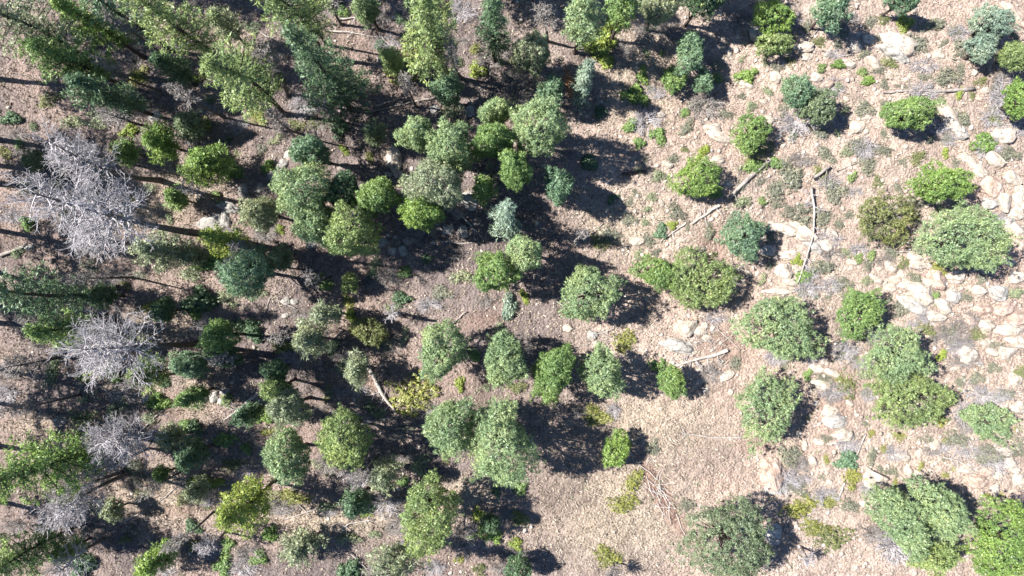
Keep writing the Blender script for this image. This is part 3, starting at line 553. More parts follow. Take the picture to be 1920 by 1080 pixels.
shaded_duff = np.array([0.190, 0.155, 0.147])*(0.48+0.95*n1); gravel = np.array([0.365, 0.292, 0.248])*(0.72+0.56*n1)  # litter colour, its dark patches also painting in the wood's shading
colr = shaded_duff*(1-rt)+gravel*rt
pk = np.clip((n3-0.42)*4, 0, 1); colr = colr*(1-0.45*pk)+0.45*pk*np.array([0.345, 0.255, 0.210])*(0.8+0.4*n1)
st = spots(PX, PY, STRAW, False)[..., None]*np.clip(0.2+1.3*n1, 0, 1)
colr = colr*(1-0.7*st)+0.7*st*np.array([0.40, 0.335, 0.255])
rd = np.clip(spots(PX, PY, RED, True)[..., None]*np.clip(0.25+1.4*n1, 0, 1.2), 0, 1)
colr = colr*(1-rd)+rd*np.array([0.225, 0.148, 0.118])
rust = np.clip(spots(PX, PY, [(1068, 158, 9, 30, -15, 1.2)], True)[..., None], 0, 1)
colr = colr*(1-rust)+rust*np.array([0.42, 0.20, 0.10])
colr = colr*(0.8+0.4*n2)
ny, nx = X.shape
idx = np.arange(nx*ny).reshape(ny, nx)
Fq = np.stack([idx[:-1, :-1], idx[:-1, 1:], idx[1:, 1:], idx[1:, :-1]], -1).reshape(-1, 4)
gm, nt, n, l, b = nm("forest_soil")
at = n.new("ShaderNodeAttribute"); at.attribute_name = "soil"
tc = n.new("ShaderNodeTexCoord")
na = n.new("ShaderNodeTexNoise"); na.inputs["Scale"].default_value = 5.5; na.inputs["Detail"].default_value = 8; na.inputs["Roughness"].default_value = 0.75
l.new(tc.outputs["Object"], na.inputs["Vector"])
vo = n.new("ShaderNodeTexVoronoi"); vo.inputs["Scale"].default_value = 6.0; l.new(tc.outputs["Object"], vo.inputs["Vector"])
ra = ramp(n, [(0.32, (0.46, 0.43, 0.41)), (0.54, (1, 1, 1)), (0.72, (1.0, 1.0, 1.0))]); l.new(na.outputs["Fac"], ra.inputs[0])  # crevice shade painted in: soil darker where the bump noise is low
mu = n.new("ShaderNodeMix"); mu.data_type = 'RGBA'; mu.blend_type = 'MULTIPLY'; mu.inputs[0].default_value = 1.0
l.new(at.outputs["Color"], mu.inputs[6]); l.new(ra.outputs[0], mu.inputs[7])
l.new(mu.outputs[2], b.inputs["Base Color"]); b.inputs["Roughness"].default_value = 0.95; b.inputs["Specular IOR Level"].default_value = 0.1
sb = n.new("ShaderNodeMath"); sb.operation = 'SUBTRACT'; l.new(na.outputs["Fac"], sb.inputs[0]); l.new(vo.outputs["Distance"], sb.inputs[1])
bp = n.new("ShaderNodeBump"); bp.inputs["Strength"].default_value = 1.0; bp.inputs["Distance"].default_value = 0.085
l.new(sb.outputs[0], bp.inputs["Height"]); l.new(bp.outputs[0], b.inputs["Normal"])
gme = mesh_np("ground", np.stack([X, Y, Z], -1).reshape(-1, 3), Fq, None, True, gm)
ca = gme.attributes.new("soil", 'FLOAT_COLOR', 'POINT')
ca.data.foreach_set("color", np.concatenate([np.clip(colr, 0, 1), np.ones((ny, nx, 1))], -1).astype(np.float32).ravel())
ground = obj("ground", gme); ground["kind"] = "structure"; ground["label"] = "stony pinkish hillside ground with dry litter"

# ------------------------------------------------------------------ foliage
def unit(v): return v/(np.linalg.norm(v, axis=-1, keepdims=True)+1e-9)
def leaves(C, O, R, per, rng, size, spiky=0.5):
    """leaf triangles round puff centres C with outward directions O and puff radii R"""
    n = len(C)
    c = np.repeat(C, per, 0); o = np.repeat(O, per, 0); r = np.repeat(R, per)
    m = n*per
    e = unit(rng.normal(size=(m, 3))+o*0.6)
    p = c+e*(r*(0.55+0.5*rng.random(m)))[:, None]
    nr = unit(e*1.0+o*0.25+rng.normal(size=(m, 3))*0.26)
    t = unit(np.cross(nr, rng.normal(size=(m, 3)))); bt = np.cross(nr, t)
    sz = size*(0.7+0.6*rng.random(m))
    sp = rng.random(m) < spiky                       # needles: long thin, along the puff's radius
    ax = np.where(sp[:, None], unit(e+rng.normal(size=(m, 3))*0.3), t)
    wd = np.where(sp[:, None], unit(np.cross(ax, nr)+1e-4), bt)
    ln = np.where(sp, sz*1.5, sz); ww = np.where(sp, sz*0.36, sz*0.85)
    V = np.stack([p-ax*(ln*0.5)[:, None]+wd*(ww*0.5)[:, None], p-ax*(ln*0.5)[:, None]-wd*(ww*0.5)[:, None], p+ax*(ln*0.6)[:, None]], 1)
    ph = rng.random(3)*6.28; q = C*np.array([1.3, 1.3, 1.0])
    pt = np.clip(0.25+0.5*rng.random(n)+0.22*np.sin(q[:, 0]+ph[0])*np.sin(q[:, 1]+ph[1])+0.12*np.sin(2.3*q[:, 0]-1.7*q[:, 1]+ph[2]), 0, 1)
    tint = np.clip(np.repeat(pt, per)*0.65+rng.random(m)*0.38, 0, 1)
    return V.reshape(-1, 3), np.arange(m*3).reshape(-1, 3), np.repeat(tint, 3)
def lobed(D, rng, k=9, amp=0.30, wid=0.10, base=0.80):
    L = unit(rng.normal(size=(k, 3))*np.array([1, 1, 0.8])+np.array([0, 0, 0.25]))
    q = D@L.T
    return base+np.max(amp*(0.55+0.45*rng.random(k))[None]*np.exp(-(1-q)/wid), 1)
def dome_puffs(A, rz, rng, gap, small):
    """puffs over a lobed dome; A is the 2x2 plan-shape matrix in metres"""
    a, b_ = np.linalg.svd(A)[1]
    rp = small
    area = 2*math.pi*((a*b_)**1.6/3+2*((max(a, b_)*rz)**1.6)/3)**(1/1.6)*1.25
    N = int(min(1700, max(60, area/(rp*rp*1.25))))
    D = unit(rng.normal(size=(N*2, 3))); D = D[D[:, 2] > -0.45][:N]
    k = int(6+area*0.55)
    k = min(k, 46)
    rad = lobed(D, rng, k, 0.37, 0.028+0.38/k, 0.68)
    sil = np.arctan2(D[:, 1], D[:, 0]); ph = rng.random(4)*6.28
    rad = rad*(1+np.sqrt(1-D[:, 2]**2)**2*(0.08*np.sin(2*sil+ph[0])+0.10*np.sin(3*sil+ph[1])+0.08*np.sin(5*sil+ph[2])+0.05*np.sin(9*sil+ph[3])))
    # gaps: whole patches sunk inwards
    Gd = unit(rng.normal(size=(7, 3))+np.array([0, 0, -0.6])); hole = np.max(np.exp(-(1-D@Gd.T)/0.03), 1)
    rad = rad*(1-0.16*hole*(rng.random(N) < 0.8))
    dep = np.where(rng.random(N) < 0.76, 0.92+0.12*rng.random(N), 0.62+0.26*rng.random(N))
    stray = rng.random(N) < 0.13; dep = np.where(stray, 1.04+0.16*rng.random(N), dep)
    keep = rng.random(N) > gap
    Q = D*(rad*dep)[:, None]
    C = np.concatenate([Q[:, :2]@A.T, Q[:, 2:3]*rz], 1)
    Ainv = np.linalg.inv(A)
    O = unit(np.concatenate([D[:, :2]@Ainv, D[:, 2:3]/rz], 1))
    return C[keep], O[keep], (rp*(0.75+0.6*rng.random(N))*np.where(stray, 0.6, 1.0))[keep]
def limb_puffs(A, z0, z1, rng, nl, droop, tubes, trunk_at, conical):
    """puffs strung along limbs; used for pines and firs"""
    C = []; O = []; R = []
    for i in range(nl):
        tau = (i+rng.random())/nl
        if conical: prof = (1-tau)**0.8*0.95+0.10
        else: prof = min(1.0, 0.55+1.2*tau)*(1-max(0, tau-0.35)/0.65)**0.62*0.97+0.06
        az = i*2.4+rng.normal()*0.35
        L = prof*(0.68+0.42*rng.random())
        dxy = A@np.array([math.cos(az), math.sin(az)])*L
        z = z0+(z1-z0)*tau
        c0 = trunk_at(z); ln = np.linalg.norm(dxy)
        rise = (0.22 if not conical else -droop)*ln+rng.normal()*0.08
        ts = np.linspace(0, 1, 4)
        pts = np.stack([c0[0]+dxy[0]*ts, c0[1]+dxy[1]*ts, z+rise*ts**1.4], 1)
        tubes.add(pts, np.linspace(0.045, 0.012, 4)*(0.7+0.2*ln), 3)
        npf = max(4, int(ln*(6.0 if conical else 5.4)))
        for j in range(npf):
            t = 0.08+0.94*((j+rng.random())/npf)
            side = rng.normal()*0.20*ln*(0.4+0.6*t)*0.7
            perp = np.array([-dxy[1], dxy[0]])/max(ln, 0.1)
            q = np.array([c0[0]+dxy[0]*t+perp[0]*side, c0[1]+dxy[1]*t+perp[1]*side, z+rise*t**1.4+rng.normal()*0.07])
            C.append(q); O.append([dxy[0]/max(ln, .1)*0.5, dxy[1]/max(ln, .1)*0.5, 0.85]); R.append(0.20+0.12*rng.random())
    for j in range(10):
        q = np.array([*trunk_at(z1)[:2], z1-0.05*j]); C.append(q+rng.normal(size=3)*0.12); O.append([0, 0, 1]); R.append(0.2)
    return np.array(C), unit(np.array(O, float)), np.array(R)
PARTMAT = {}
def build_tree(i, spec, cat=None):
    px, py, rx, ry, ang, habit, h, fol, label = spec
    rng = np.random.default_rng(1000+i)
    rzf, zcf = {'dome': (0.43, 0.56), 'pine': (0.37, 0.63), 'fir': (0.42, 0.57)}[habit]
    if habit == 'dome': h *= 0.80 if px > 1180 else 0.84
    rz = rzf*h; zc = zcf*h
    x, y = P(px, py, zc); z = gz(x, y)
    x, y = P(px, py, zc+z)
    k = (CAMZ-zc-z)/FPX
    a = rx*k; b_ = ry*k
    t = math.radians(-ang); Rm = np.array([[math.cos(t), -math.sin(t)], [math.sin(t), math.cos(t)]])
    Cv = Rm@np.diag([a*a, b_*b_])@Rm.T
    off = np.array([x, y]); th = np.linalg.norm(off)/(CAMZ-zc)
    u = off/(np.linalg.norm(off)+1e-6)
    Cv = Cv-(0.75*rz*th)**2*np.outer(u, u)
    w, E = np.linalg.eigh(Cv); lo = (0.62*min(a, b_))**2
    A = E@np.diag(np.sqrt(np.maximum(w, lo)))@E.T
    rmean = math.sqrt(abs(np.linalg.det(A)))
    name = {'dome': 'pinyon_tree', 'pine': 'pine_tree', 'fir': 'fir_tree'}[habit]
    if habit == 'dome' and h <= 6 and 'pinyon' not in label: name = 'juniper_tree'
    if ' oak' in label: name = 'oak_tree'
    r = root(name, (x, y, z), label, 'tree', cat)
    lean = rng.normal(size=2)*0.02*h
    bend = rng.normal(size=2)*0.02*h
    def at_z(q):
        s = q/h
        return np.array([lean[0]*s+bend[0]*math.sin(math.pi*s), lean[1]*s+bend[1]*math.sin(math.pi*s), q])
    tb = Tubes()
    tr = 0.050+0.0100*h
    zs = np.linspace(-0.25, h*(0.93 if habit != 'dome' else 0.72), 9)
    pts = np.array([at_z(q) for q in zs]); rads = tr*(1-0.82*np.clip(zs/h, 0, 1)); rads[0] *= 1.35
    tb.add(pts, rads, 8)
    if habit == 'dome':
        small = 0.142+0.016*min(rmean, 3)
        gap = {'olive': 0.30, 'gold': 0.25, 'pale': 0.12}.get(fol, 0.04)
        C, O, R = dome_puffs(A, rz, rng, gap, small); C = C+np.array([0, 0, zc])+at_z(zc)*np.array([1, 1, 0])
        for j in range(min(len(C), 26)):
            e = C[rng.integers(len(C))]; s0 = at_z(h*(0.12+0.4*rng.random()))
            mid = (s0+e)/2+np.array([0, 0, -0.1*rmean])
            tb.add([s0, mid, s0*0.08+e*0.92], [0.06*rmean*0.6+0.015, 0.04, 0.015], 4)
        V, F, T = leaves(C, O, R, 17, rng, 0.100, 0.72)
    else:
        con = habit == 'fir'
        nl = int(np.clip(34+24*rmean, 34, 96))
        C, O, R = limb_puffs(A*1.22, zc-rz, zc+rz*1.02, rng, nl, 0.28, tb, at_z, con)
        for j in range(int(h*0.8)):                      # bare dead limbs under the crown
            q = h*(0.12+0.35*rng.random()); az = rng.random()*6.28; L = 0.4+0.7*rng.random(); s0 = at_z(q)
            tb.add([s0, s0+np.array([math.cos(az)*L*.5, math.sin(az)*L*.5, 0.05]), s0+np.array([math.cos(az)*L, math.sin(az)*L, 0.15])], [0.03, 0.02, 0.008], 3)
        pale = {'pale': 0.22, 'lime': 0.06}.get(fol, 0)
        kp = rng.random(len(C)) > pale; C = C[kp]; O = O[kp]; R = R[kp]
        V, F, T = leaves(C, O, R, 19, rng, 0.135, 0.80)
    obj("trunk", tb.mesh("trunk", BARK), r)
    obj("crown", mesh_np("crown", V, F, T, False, FOL[fol]), r)
    return r
for i, s in enumerate(TREES): build_tree(i, s)
for i, (px, py, h) in enumerate(OFF):
    f = ['green', 'dark', 'lime'][i % 3]
    build_tree(500+i, (px, py, 78, 72, 0, 'pine', h, f, f"tall {['mid-green', 'dark green', 'lime-green'][i % 3]} pine on the outskirts of the wood"), "pines of the surrounding wood")

# ------------------------------------------------------------------ dead trees and brush
def twiggy(tb, tw, p0, d0, L, r0, rng, level, up, nsub):
    n = 5 if level == 0 else 4 if level == 1 else 3
    d0 = d0/np.linalg.norm(d0); pts = [p0]; dd = d0.copy()
    for k in range(n-1):
        dd = dd+rng.normal(size=3)*0.16+np.array([0, 0, up*0.14]); dd /= np.linalg.norm(dd)
        pts.append(pts[-1]+dd*L/(n-1))
    pts = np.array(pts)
    (tb if level == 0 else tw).add(pts, np.linspace(r0, max(0.006, r0*0.35), n), 3)
    if level < 2:
        for q in range(nsub[level]):
            t = 0.22+0.76*(q+rng.random())/nsub[level]
            k = min(int(t*(n-1)), n-2); f = t*(n-1)-k
            p = pts[k]*(1-f)+pts[k+1]*f; ax = pts[k+1]-pts[k]; ax /= np.linalg.norm(ax)
            s = np.cross(ax, rng.normal(size=3)); s /= np.linalg.norm(s)
            twiggy(tb, tw, p, ax*0.75+s*0.85, L*(0.50-0.22*t)*(0.8+0.5*rng.random()), max(0.0095, r0*0.48), rng, level+1, up, nsub)
def dead_tree(i, spec):
    tx, ty, bx, by, reach, tone, label = spec; reach *= 0.74
    rng = np.random.default_rng(3000+i)
    b = G(bx, by); dt = math.hypot(tx-960, ty-540); db = math.hypot(bx-960, by-540)
    h = float(np.clip(CAMZ*(1-db/dt), 2.2, 17)) if dt > db else 2.5
    T = np.array([*P(tx, ty, h+b[2]), h]); T[0] -= b[0]; T[1] -= b[1]
    T[:2] *= min(1, 0.22*h/(np.linalg.norm(T[:2])+1e-6))
    r = root("dead_tree", b, label, "dead tree")
    tk = Tubes(); tb = Tubes()
    bd = rng.normal(size=2)*0.025*h
    def at_z(s): return np.array([T[0]*s+bd[0]*math.sin(math.pi*s), T[1]*s+bd[1]*math.sin(math.pi*s), h*s])
    ss = np.linspace(-0.03, 1, 11); pts = np.array([at_z(s) for s in ss])
    tr = (0.06+0.0125*h)*(0.6 if label == 'pole' else 1)
    tk.add(pts, np.concatenate([[tr*1.3], tr*(1-0.9*ss[1:])]), 8)
    big = h > 6
    nb = int(30+reach*17) if big else int(20+reach*12)
    tw = Tubes()
    for k in range(nb):
        s = 0.56+0.43*(k+rng.random())/nb
        L = reach*(1.05-0.45*((s-0.56)/0.44)**1.6)*(0.6+0.5*rng.random())
        az = k*2.4+rng.normal()*0.4
        dirv = np.array([math.cos(az), math.sin(az), 0.10+0.7*(s-0.5)])
        twiggy(tw, tw, at_z(s), dirv, L, 0.024+0.011*L, rng, 0, 0.55, (9, 4) if big else (6, 2))
    obj("trunk", tk.mesh("trunk", DEADBARK), r)
    obj("branches", tw.mesh("branches", TWIG if tone == 'white' else GREYTWIG), r)
    return r
for i, s in enumerate(DEAD): dead_tree(i, s)

def brush_mesh(seed):
    rng = np.random.default_rng(seed); tw = Tubes()
    for k in range(52):
        az = rng.random()*6.28; el = 0.15+0.9*rng.random()
        d0 = np.array([math.cos(az)*math.cos(el), math.sin(az)*math.cos(el), math.sin(el)*0.7])
        twiggy(tw, tw, np.array([rng.normal()*0.1, rng.normal()*0.1, 0.0]), d0, 0.72+0.4*rng.random(), 0.027, rng, 0, 0.1, (5, 2))
    return tw
BM = {}
for t, mt in (('w', TWIG), ('g', GREYTWIG)):
    BM[t] = [brush_mesh(700+k).mesh("brush_stems", mt) for k in range(4)]

# ------------------------------------------------------------------ labels for the many small things
def nearest(px, py, skip=None):
    best = sorted((math.hypot(px-a, py-b), s) for a, b, s in LANDMARKS if s != skip)
    return best[0]
SMALL = {}
SAPS = []
SW = {'pale': 'pale', 'dusty': 'dusty green', 'dark': 'dark green', 'green': 'mid-green', 'lime': 'lime-green'}
def small_label(what, px, py, group, o, skip=None):
    dist, s = nearest(px, py, skip)
    rel = "beside" if dist < 70 else "near"
    lab = f"{what} {rel} {s}"
    SMALL.setdefault(lab, []).append((o, group)); o["label"] = lab; o["group"] = group
br = random.Random(21)
for q in range(120):
    r_ = br.uniform(14, 34); BRUSH.append((br.uniform(5, 980), br.uniform(5, 1075), r_, r_*br.uniform(0.5, 0.9), br.choice('wgg')))
for q in range(60):
    r_ = br.uniform(16, 32); BRUSH.append((br.uniform(1430, 1910), br.uniform(20, 930), r_, r_*br.uniform(0.5, 0.9), br.choice('wwg')))
TONE = {'w': 'bleached white', 'g': 'grey'}
for i, (px, py, rx, ry, t) in enumerate(BRUSH):
    x, y, z = G(px, py); rng = np.random.default_rng(i)
    o = obj("dead_brush", BM[t][i % 4], None, (x, y, z-0.02))
    k = CAMZ/FPX
    o.scale = (rx*k*1.05, ry*k*1.05, 0.75*math.sqrt(rx*ry)*k); o.rotation_euler = (0, 0, 0)
    o["category"] = "brush"
    small_label(f"{'wide' if rx > 30 else 'small'} {TONE[t]} leafless brush", px, py, "leafless brush", o)

# shrubs
def shrub_meshes(fol, seed):
    rng = np.random.default_rng(seed)
    rag = fol in ('sage', 'olive', 'gold', 'pale', 'dusty')
    N = 170 if rag else 200
    D = unit(rng.normal(size=(N*3, 3))); D = D[D[:, 2] > -0.05][:N]
    nc = rng.integers(4, 7); cc = np.stack([0.55*rng.normal(size=nc), 0.55*rng.normal(size=nc), np.zeros(nc)], 1); cc[:, :2] = np.clip(cc[:, :2], -0.62, 0.62); cc[0] = 0
    cr = 0.30+0.26*rng.random(nc); cr[0] = 0.55
    w = rng.choice(nc, N, p=cr**2/np.sum(cr**2))
    dep = 0.40+0.65*rng.random(N)**0.6
    C = cc[w]+D*(cr[w]*dep)[:, None]*np.array([1, 1, 1.5]); C[:, 2] += 0.06
    if rag: C[:, :2] += rng.normal(size=(N, 2))*0.10
    V, F, T = leaves(C, D, (0.12 if rag else 0.14)*(0.7+0.6*rng.random(len(D))), 9 if rag else 12, rng, 0.105 if rag else 0.12, 0.5 if rag else 0.25)
    tb = Tubes()
    for k in range(16 if rag else 10):
        e = C[rng.integers(len(C))]*1.02
        tb.add([np.array([rng.normal()*0.05, rng.normal()*0.05, -0.08]), e*0.5+np.array([0, 0, -0.03]), e], [0.035, 0.022, 0.008], 3)
    return mesh_np("foliage", V, F, T, False, FOL[fol]), tb.mesh("stems", GREYTWIG if rag else BARK)
SHM = {}
CW = {'yellow': 'yellow-green leafy', 'gold': 'golden-olive low', 'olive': 'dull olive', 'pale': 'pale straggly', 'dark': 'dark green', 'bright': 'bright green',
      'green': 'mid-green', 'sage': 'grey-green', 'blue': 'round blue-green', 'silver': 'silvery bristly', 'dusty': 'dusty green', 'moss': 'mossy yellow'}
ar = random.Random(8)
OCC = [(s[0], s[1], 0.8*min(s[2], s[3])) for s in TREES+ROCKS]+[(s[0], s[1], max(s[2], s[3])) for s in SHRUBS]
def fill(n, x0, x1, y0, y1, r0, r1, fols):
    c = t = 0
    while c < n and t < 4000:
        t += 1; px = ar.uniform(x0, x1); py = ar.uniform(y0, y1); r_ = ar.uniform(r0, r1)
        if 1010 < px < 1420 and py > 760: continue
        if any(math.hypot(px-a_, py-b_) < c_+r_ for a_, b_, c_ in OCC): continue
        OCC.append((px, py, r_)); c += 1
        SHRUBS.append((px, py, r_, r_*ar.uniform(0.65, 1.0), ar.choice(fols)))
fill(75, 1430, 1910, 40, 740, 9, 24, ['sage', 'sage', 'sage', 'pale', 'olive'])
fill(30, 1180, 1460, 90, 480, 8, 20, ['sage', 'sage', 'pale', 'olive'])
fill(16, 1460, 1910, 780, 940, 7, 15, ['sage', 'sage', 'gold'])
fill(120, 10, 980, 10, 1070, 9, 26, ['olive', 'dark', 'pale', 'green', 'sage', 'pale', 'gold', 'dusty'])
for i, (px, py, rx, ry, fol) in enumerate(SHRUBS):
    if fol == 'bright' and rx < 13: fol = 'moss'
    if fol not in SHM: SHM[fol] = [shrub_meshes(fol, 900+31*len(SHM)+k) for k in range(4)]
    f, s = SHM[fol][i % 4]
    x, y, z = G(px, py); k = CAMZ/FPX
    hgt = (0.62 if fol in ('sage', 'gold', 'olive') else 0.85)*math.sqrt(rx*ry)*k
    o = obj("sagebrush" if fol == 'sage' else "shrub", None, None, (x, y, z)); o.empty_display_size = 0.2
    o.scale = (rx*k*1.14, ry*k*1.14, hgt); o["category"] = "shrub"
    fo = obj("foliage", f, o); so = obj("stems", s, o)
    tn = random.random()*6.28
    if abs(rx-ry) < 5: o.rotation_euler = (0, 0, tn)
    sz = 'tiny' if rx < 11 else 'small' if rx < 19 else 'medium-sized' if rx < 27 else 'wide'
    noun = "sage shrub" if fol == 'sage' else "bush"
    small_label(f"{sz} {CW[fol]} {noun}", px, py, "low bushes on the hillside" if fol != 'sage' else "grey-green sage on the stony slope", o)

# saplings, bare poles and thin fallen trunks of the wood
sr = random.Random(33); c = 0; t = 0
while c < 26 and t < 5000:
    t += 1; px = sr.uniform(15, 960); py = sr.uniform(15, 1065); r_ = sr.uniform(15, 25)
    if any(math.hypot(px-s[0], py-s[1]) < 0.85*max(s[2], s[3])+r_ for s in TREES) or any(math.hypot(px-s[0], py-s[1]) < 55 for s in SAPS): continue
    SAPS.append((px, py)); f = sr.choice(['pale', 'dusty', 'dark', 'green', 'lime']); hb = sr.choice(['pine', 'pine', 'dome']); c += 1
    o = build_tree(700+c, (px, py, r_, r_*sr.uniform(0.9, 1.4), 0, hb, sr.uniform(2.5, 5.5), f, "sapling"))
    small_label(f"{'slim' if hb == 'pine' else 'bushy'} {SW[f]} sapling", px, py, "saplings of the wood", o)
for q, (bx, by, hh) in enumerate(POLES):
    k = CAMZ/(CAMZ-hh); o = dead_tree(60+q, (960+(bx-960)*k+sr.uniform(-8, 8), 540+(by-540)*k+sr.uniform(-8, 8), bx, by, 0.75, 'grey', "pole"))
    small_label("slender bare pole-like snag", bx, by, "bare pole snags of the wood", o)
for q in range(34):
    px = sr.uniform(20, 960); py = sr.uniform(20, 1060); a = sr.uniform(-0.9, 0.9); Ls = sr.uniform(22, 70)
    LOGS.append(([(px, py), (px+Ls*.5*math.cos(a), py+Ls*.5*math.sin(a)+sr.uniform(-3, 3)), (px+Ls*math.cos(a), py+Ls*math.sin(a))], sr.uniform(1.2, 2.4), 0.8, sr.choice(['grey', 'pale', 'grey']), sr.choice([1, 2, 3, 5]), None))

# rocks
def rock_mesh(seed, sub, kind):
    rng = np.random.default_rng(seed)
    bm = bmesh.new(); bmesh.ops.create_icosphere(bm, subdivisions=sub, radius=1.0)
    V = np.array([v.co[:] for v in bm.verts])
    for k in range(13):
        nn = unit(rng.normal(size=3)*np.array([1, 1, 0.7])); dd = 0.66+0.28*rng.random()
        ex = np.maximum(0, V@nn-dd); V = V-ex[:, None]*nn*0.93
    V = V/np.abs(V[:, :2]).max()
    for k in range(14):
        w = rng.normal(size=3)*(2+5*rng.random()); V = V+unit(V)*(0.022*np.sin(V@w+rng.random()*6))[:, None]
    for v, c in zip(bm.verts, V): v.co = c
    me = bpy.data.meshes.new("boulder"); bm.to_mesh(me); bm.free()
    for p in me.polygons: p.use_smooth = False
    me.materials.append(ROCK[kind]); return me
RM = {k: [rock_mesh(50+11*j+q, 4, k) for q in range(5)] for j, k in enumerate(ROCK)}
RMS = {k: [rock_mesh(150+11*j+q, 3, k) for q in range(4)] for j, k in enumerate(ROCK)}
KW = {'cream': 'cream', 'grey': 'grey lichen-spotted', 'pink': 'pinkish', 'brown': 'dark brown'}
rr0 = random.Random(2)
def put_rock(i, px, py, rx, ry, ang, kind, group):
    x, y, z = G(px, py); k = CAMZ/FPX
    big = max(rx, ry) > 17
    o = obj("boulder" if max(rx, ry) > 8.5 else "stone", (RM if big else RMS)[kind][i % 4], None, (x, y, z))
    hz = 0.78*math.sqrt(rx*ry)*k
    if max(rx, ry) > 2*min(rx, ry): hz = 0.95*min(rx, ry)*k
    o.scale = (rx*k*1.16, ry*k*1.16, hz); o.rotation_euler = (rr0.uniform(-.12, .12), rr0.uniform(-.12, .12), math.radians(-ang)); o["category"] = "rock"; o.location.z -= 0.08*hz
    shp = 'long' if max(rx, ry) > 1.75*min(rx, ry) else 'rounded'
    sz = 'small' if max(rx, ry) < 12 else 'mid-sized' if max(rx, ry) < 19 else 'large'
    noun = 'slab' if shp == 'long' and big else 'boulder' if max(rx, ry) > 8.5 else 'stone'
    small_label(f"{sz} {shp} {KW[kind]} {noun}", px, py, group, o)
for i, s in enumerate(ROCKS): put_rock(i, *s, "rocks on the hillside")
rr = random.Random(4); placed = 0
TP = [(s[0], s[1], max(s[2], s[3])) for s in TREES]+[(s[0], s[1], max(s[2], s[3])) for s in SHRUBS]+[(s[0], s[1], max(s[2], s[3])) for s in ROCKS]
while placed < 60:
    px = rr.uniform(1180, 1915); py = rr.uniform(60, 940)
    if rr.random() > (px-1000)/900: continue
    if 1180 < px < 1420 and py > 740: continue
    r_ = rr.uniform(4.5, 8.0)+9*rr.random()**3*(px > 1450)
    if any(math.hypot(px-a, py-b) < c*0.95+r_ for a, b, c in TP): continue
    TP.append((px, py, r_)); placed += 1
    put_rock(200+placed, px, py, r_, r_*rr.uniform(0.55, 0.95), rr.uniform(0, 180), rr.choice(['cream', 'cream', 'cream', 'pink', 'grey']), "rocks on the hillside")

# ------------------------------------------------------------------ logs, sticks and heaps
LM = {'grey': LOGGREY, 'pale': LOGPALE, 'dark': BARK}
for i, (pp, r0, r1, tone, nb, label) in enumerate(LOGS):
    rng = np.random.default_rng(4000+i); k = CAMZ/FPX
    Q = np.array([G(*p) for p in pp]); 
    m = max(7, len(pp)*3); s = np.linspace(0, len(pp)-1, m); q0 = np.minimum(s.astype(int), len(pp)-2); f = (s-q0)[:, None]
    pts = Q[q0]*(1-f)+Q[q0+1]*f; rad = np.linspace(r0, r1, m)*k*(1+0.08*rng.normal(size=m))
    pts[:, :2] += rng.normal(size=(m, 2))*0.018
    pts[:, 2] = relief(pts[:, 0], pts[:, 1])+0.045+rad*0.85
    auto = label is None; label = label or "branch"
    if "curved bleached" in label: pts[:, 2] += 0.25
    if "stub" in label: pts[:, 2] += np.linspace(0.0, 1.6, m)
    o0 = pts[m//2].copy(); o0[2] = gz(o0[0], o0[1])
    thick = max(r0, r1) > 2.6
    r = root("fallen_log" if thick else "fallen_branch", tuple(o0), label, "log" if thick else "branch")
    if auto: small_label(f"{'short' if np.ptp(np.array(pp)[:, 0]) < 35 else 'long'} thin {'bleached' if tone == 'pale' else 'grey'} fallen branch", *pp[1], "fallen branches in the wood", r)
    tb = Tubes(); tb.add(pts-o0, rad, 9 if thick else 5, cap=True); tm = tb.mesh("stem", LM[tone])
    st_ = obj("stem", tm, r)
    if 'sawn' in label:
        cb = Tubes(); d0 = unit(pts[0]-pts[1]); cb.add([pts[0]-o0+d0*0.002, pts[0]-o0+d0*0.012], [rad[0]*0.93]*2, 9, cap=True); obj("cut_end", cb.mesh("cut_end", CUT), r)
    tw = Tubes()
    for q in range(nb):
        c = rng.integers(1, m-1); ax = unit(pts[c+1]-pts[c-1]); sd = np.cross(ax, [0, 0, 1])*rng.choice([-1, 1])
        L = (0.5+0.9*rng.random())*(1.0 if thick else 0.7)
        tq = tw if nb > 99 else Tubes()
        twiggy(tq, tq, pts[c]-o0, sd+ax*rng.choice([-.5, .6])+np.array([0, 0, 0.25*rng.random()]), L, min(0.03, rad[c]*0.6), rng, 0 if nb > 8 else 1, -0.12, (5, 2))
        if nb <= 99: obj("side_branch", tq.mesh("side_branch", TWIG if tone == 'pale' else GREYTWIG), r)
    if nb > 99: obj("side_branches", tw.mesh("side_branches", TWIG if tone == 'pale' else GREYTWIG), r)
STK = []
for q in range(8):
    rng = np.random.default_rng(60+q); tb = Tubes(); n_ = 6
    pts = np.stack([np.linspace(-0.5, 0.5, n_), np.cumsum(rng.normal(size=n_)*0.035), np.zeros(n_)], 1); tb.add(pts, np.linspace(0.02, 0.009, n_), 4, cap=True)
    STK.append((tb.mesh("stick", STICKPALE), tb.mesh("stick", GREYTWIG)))
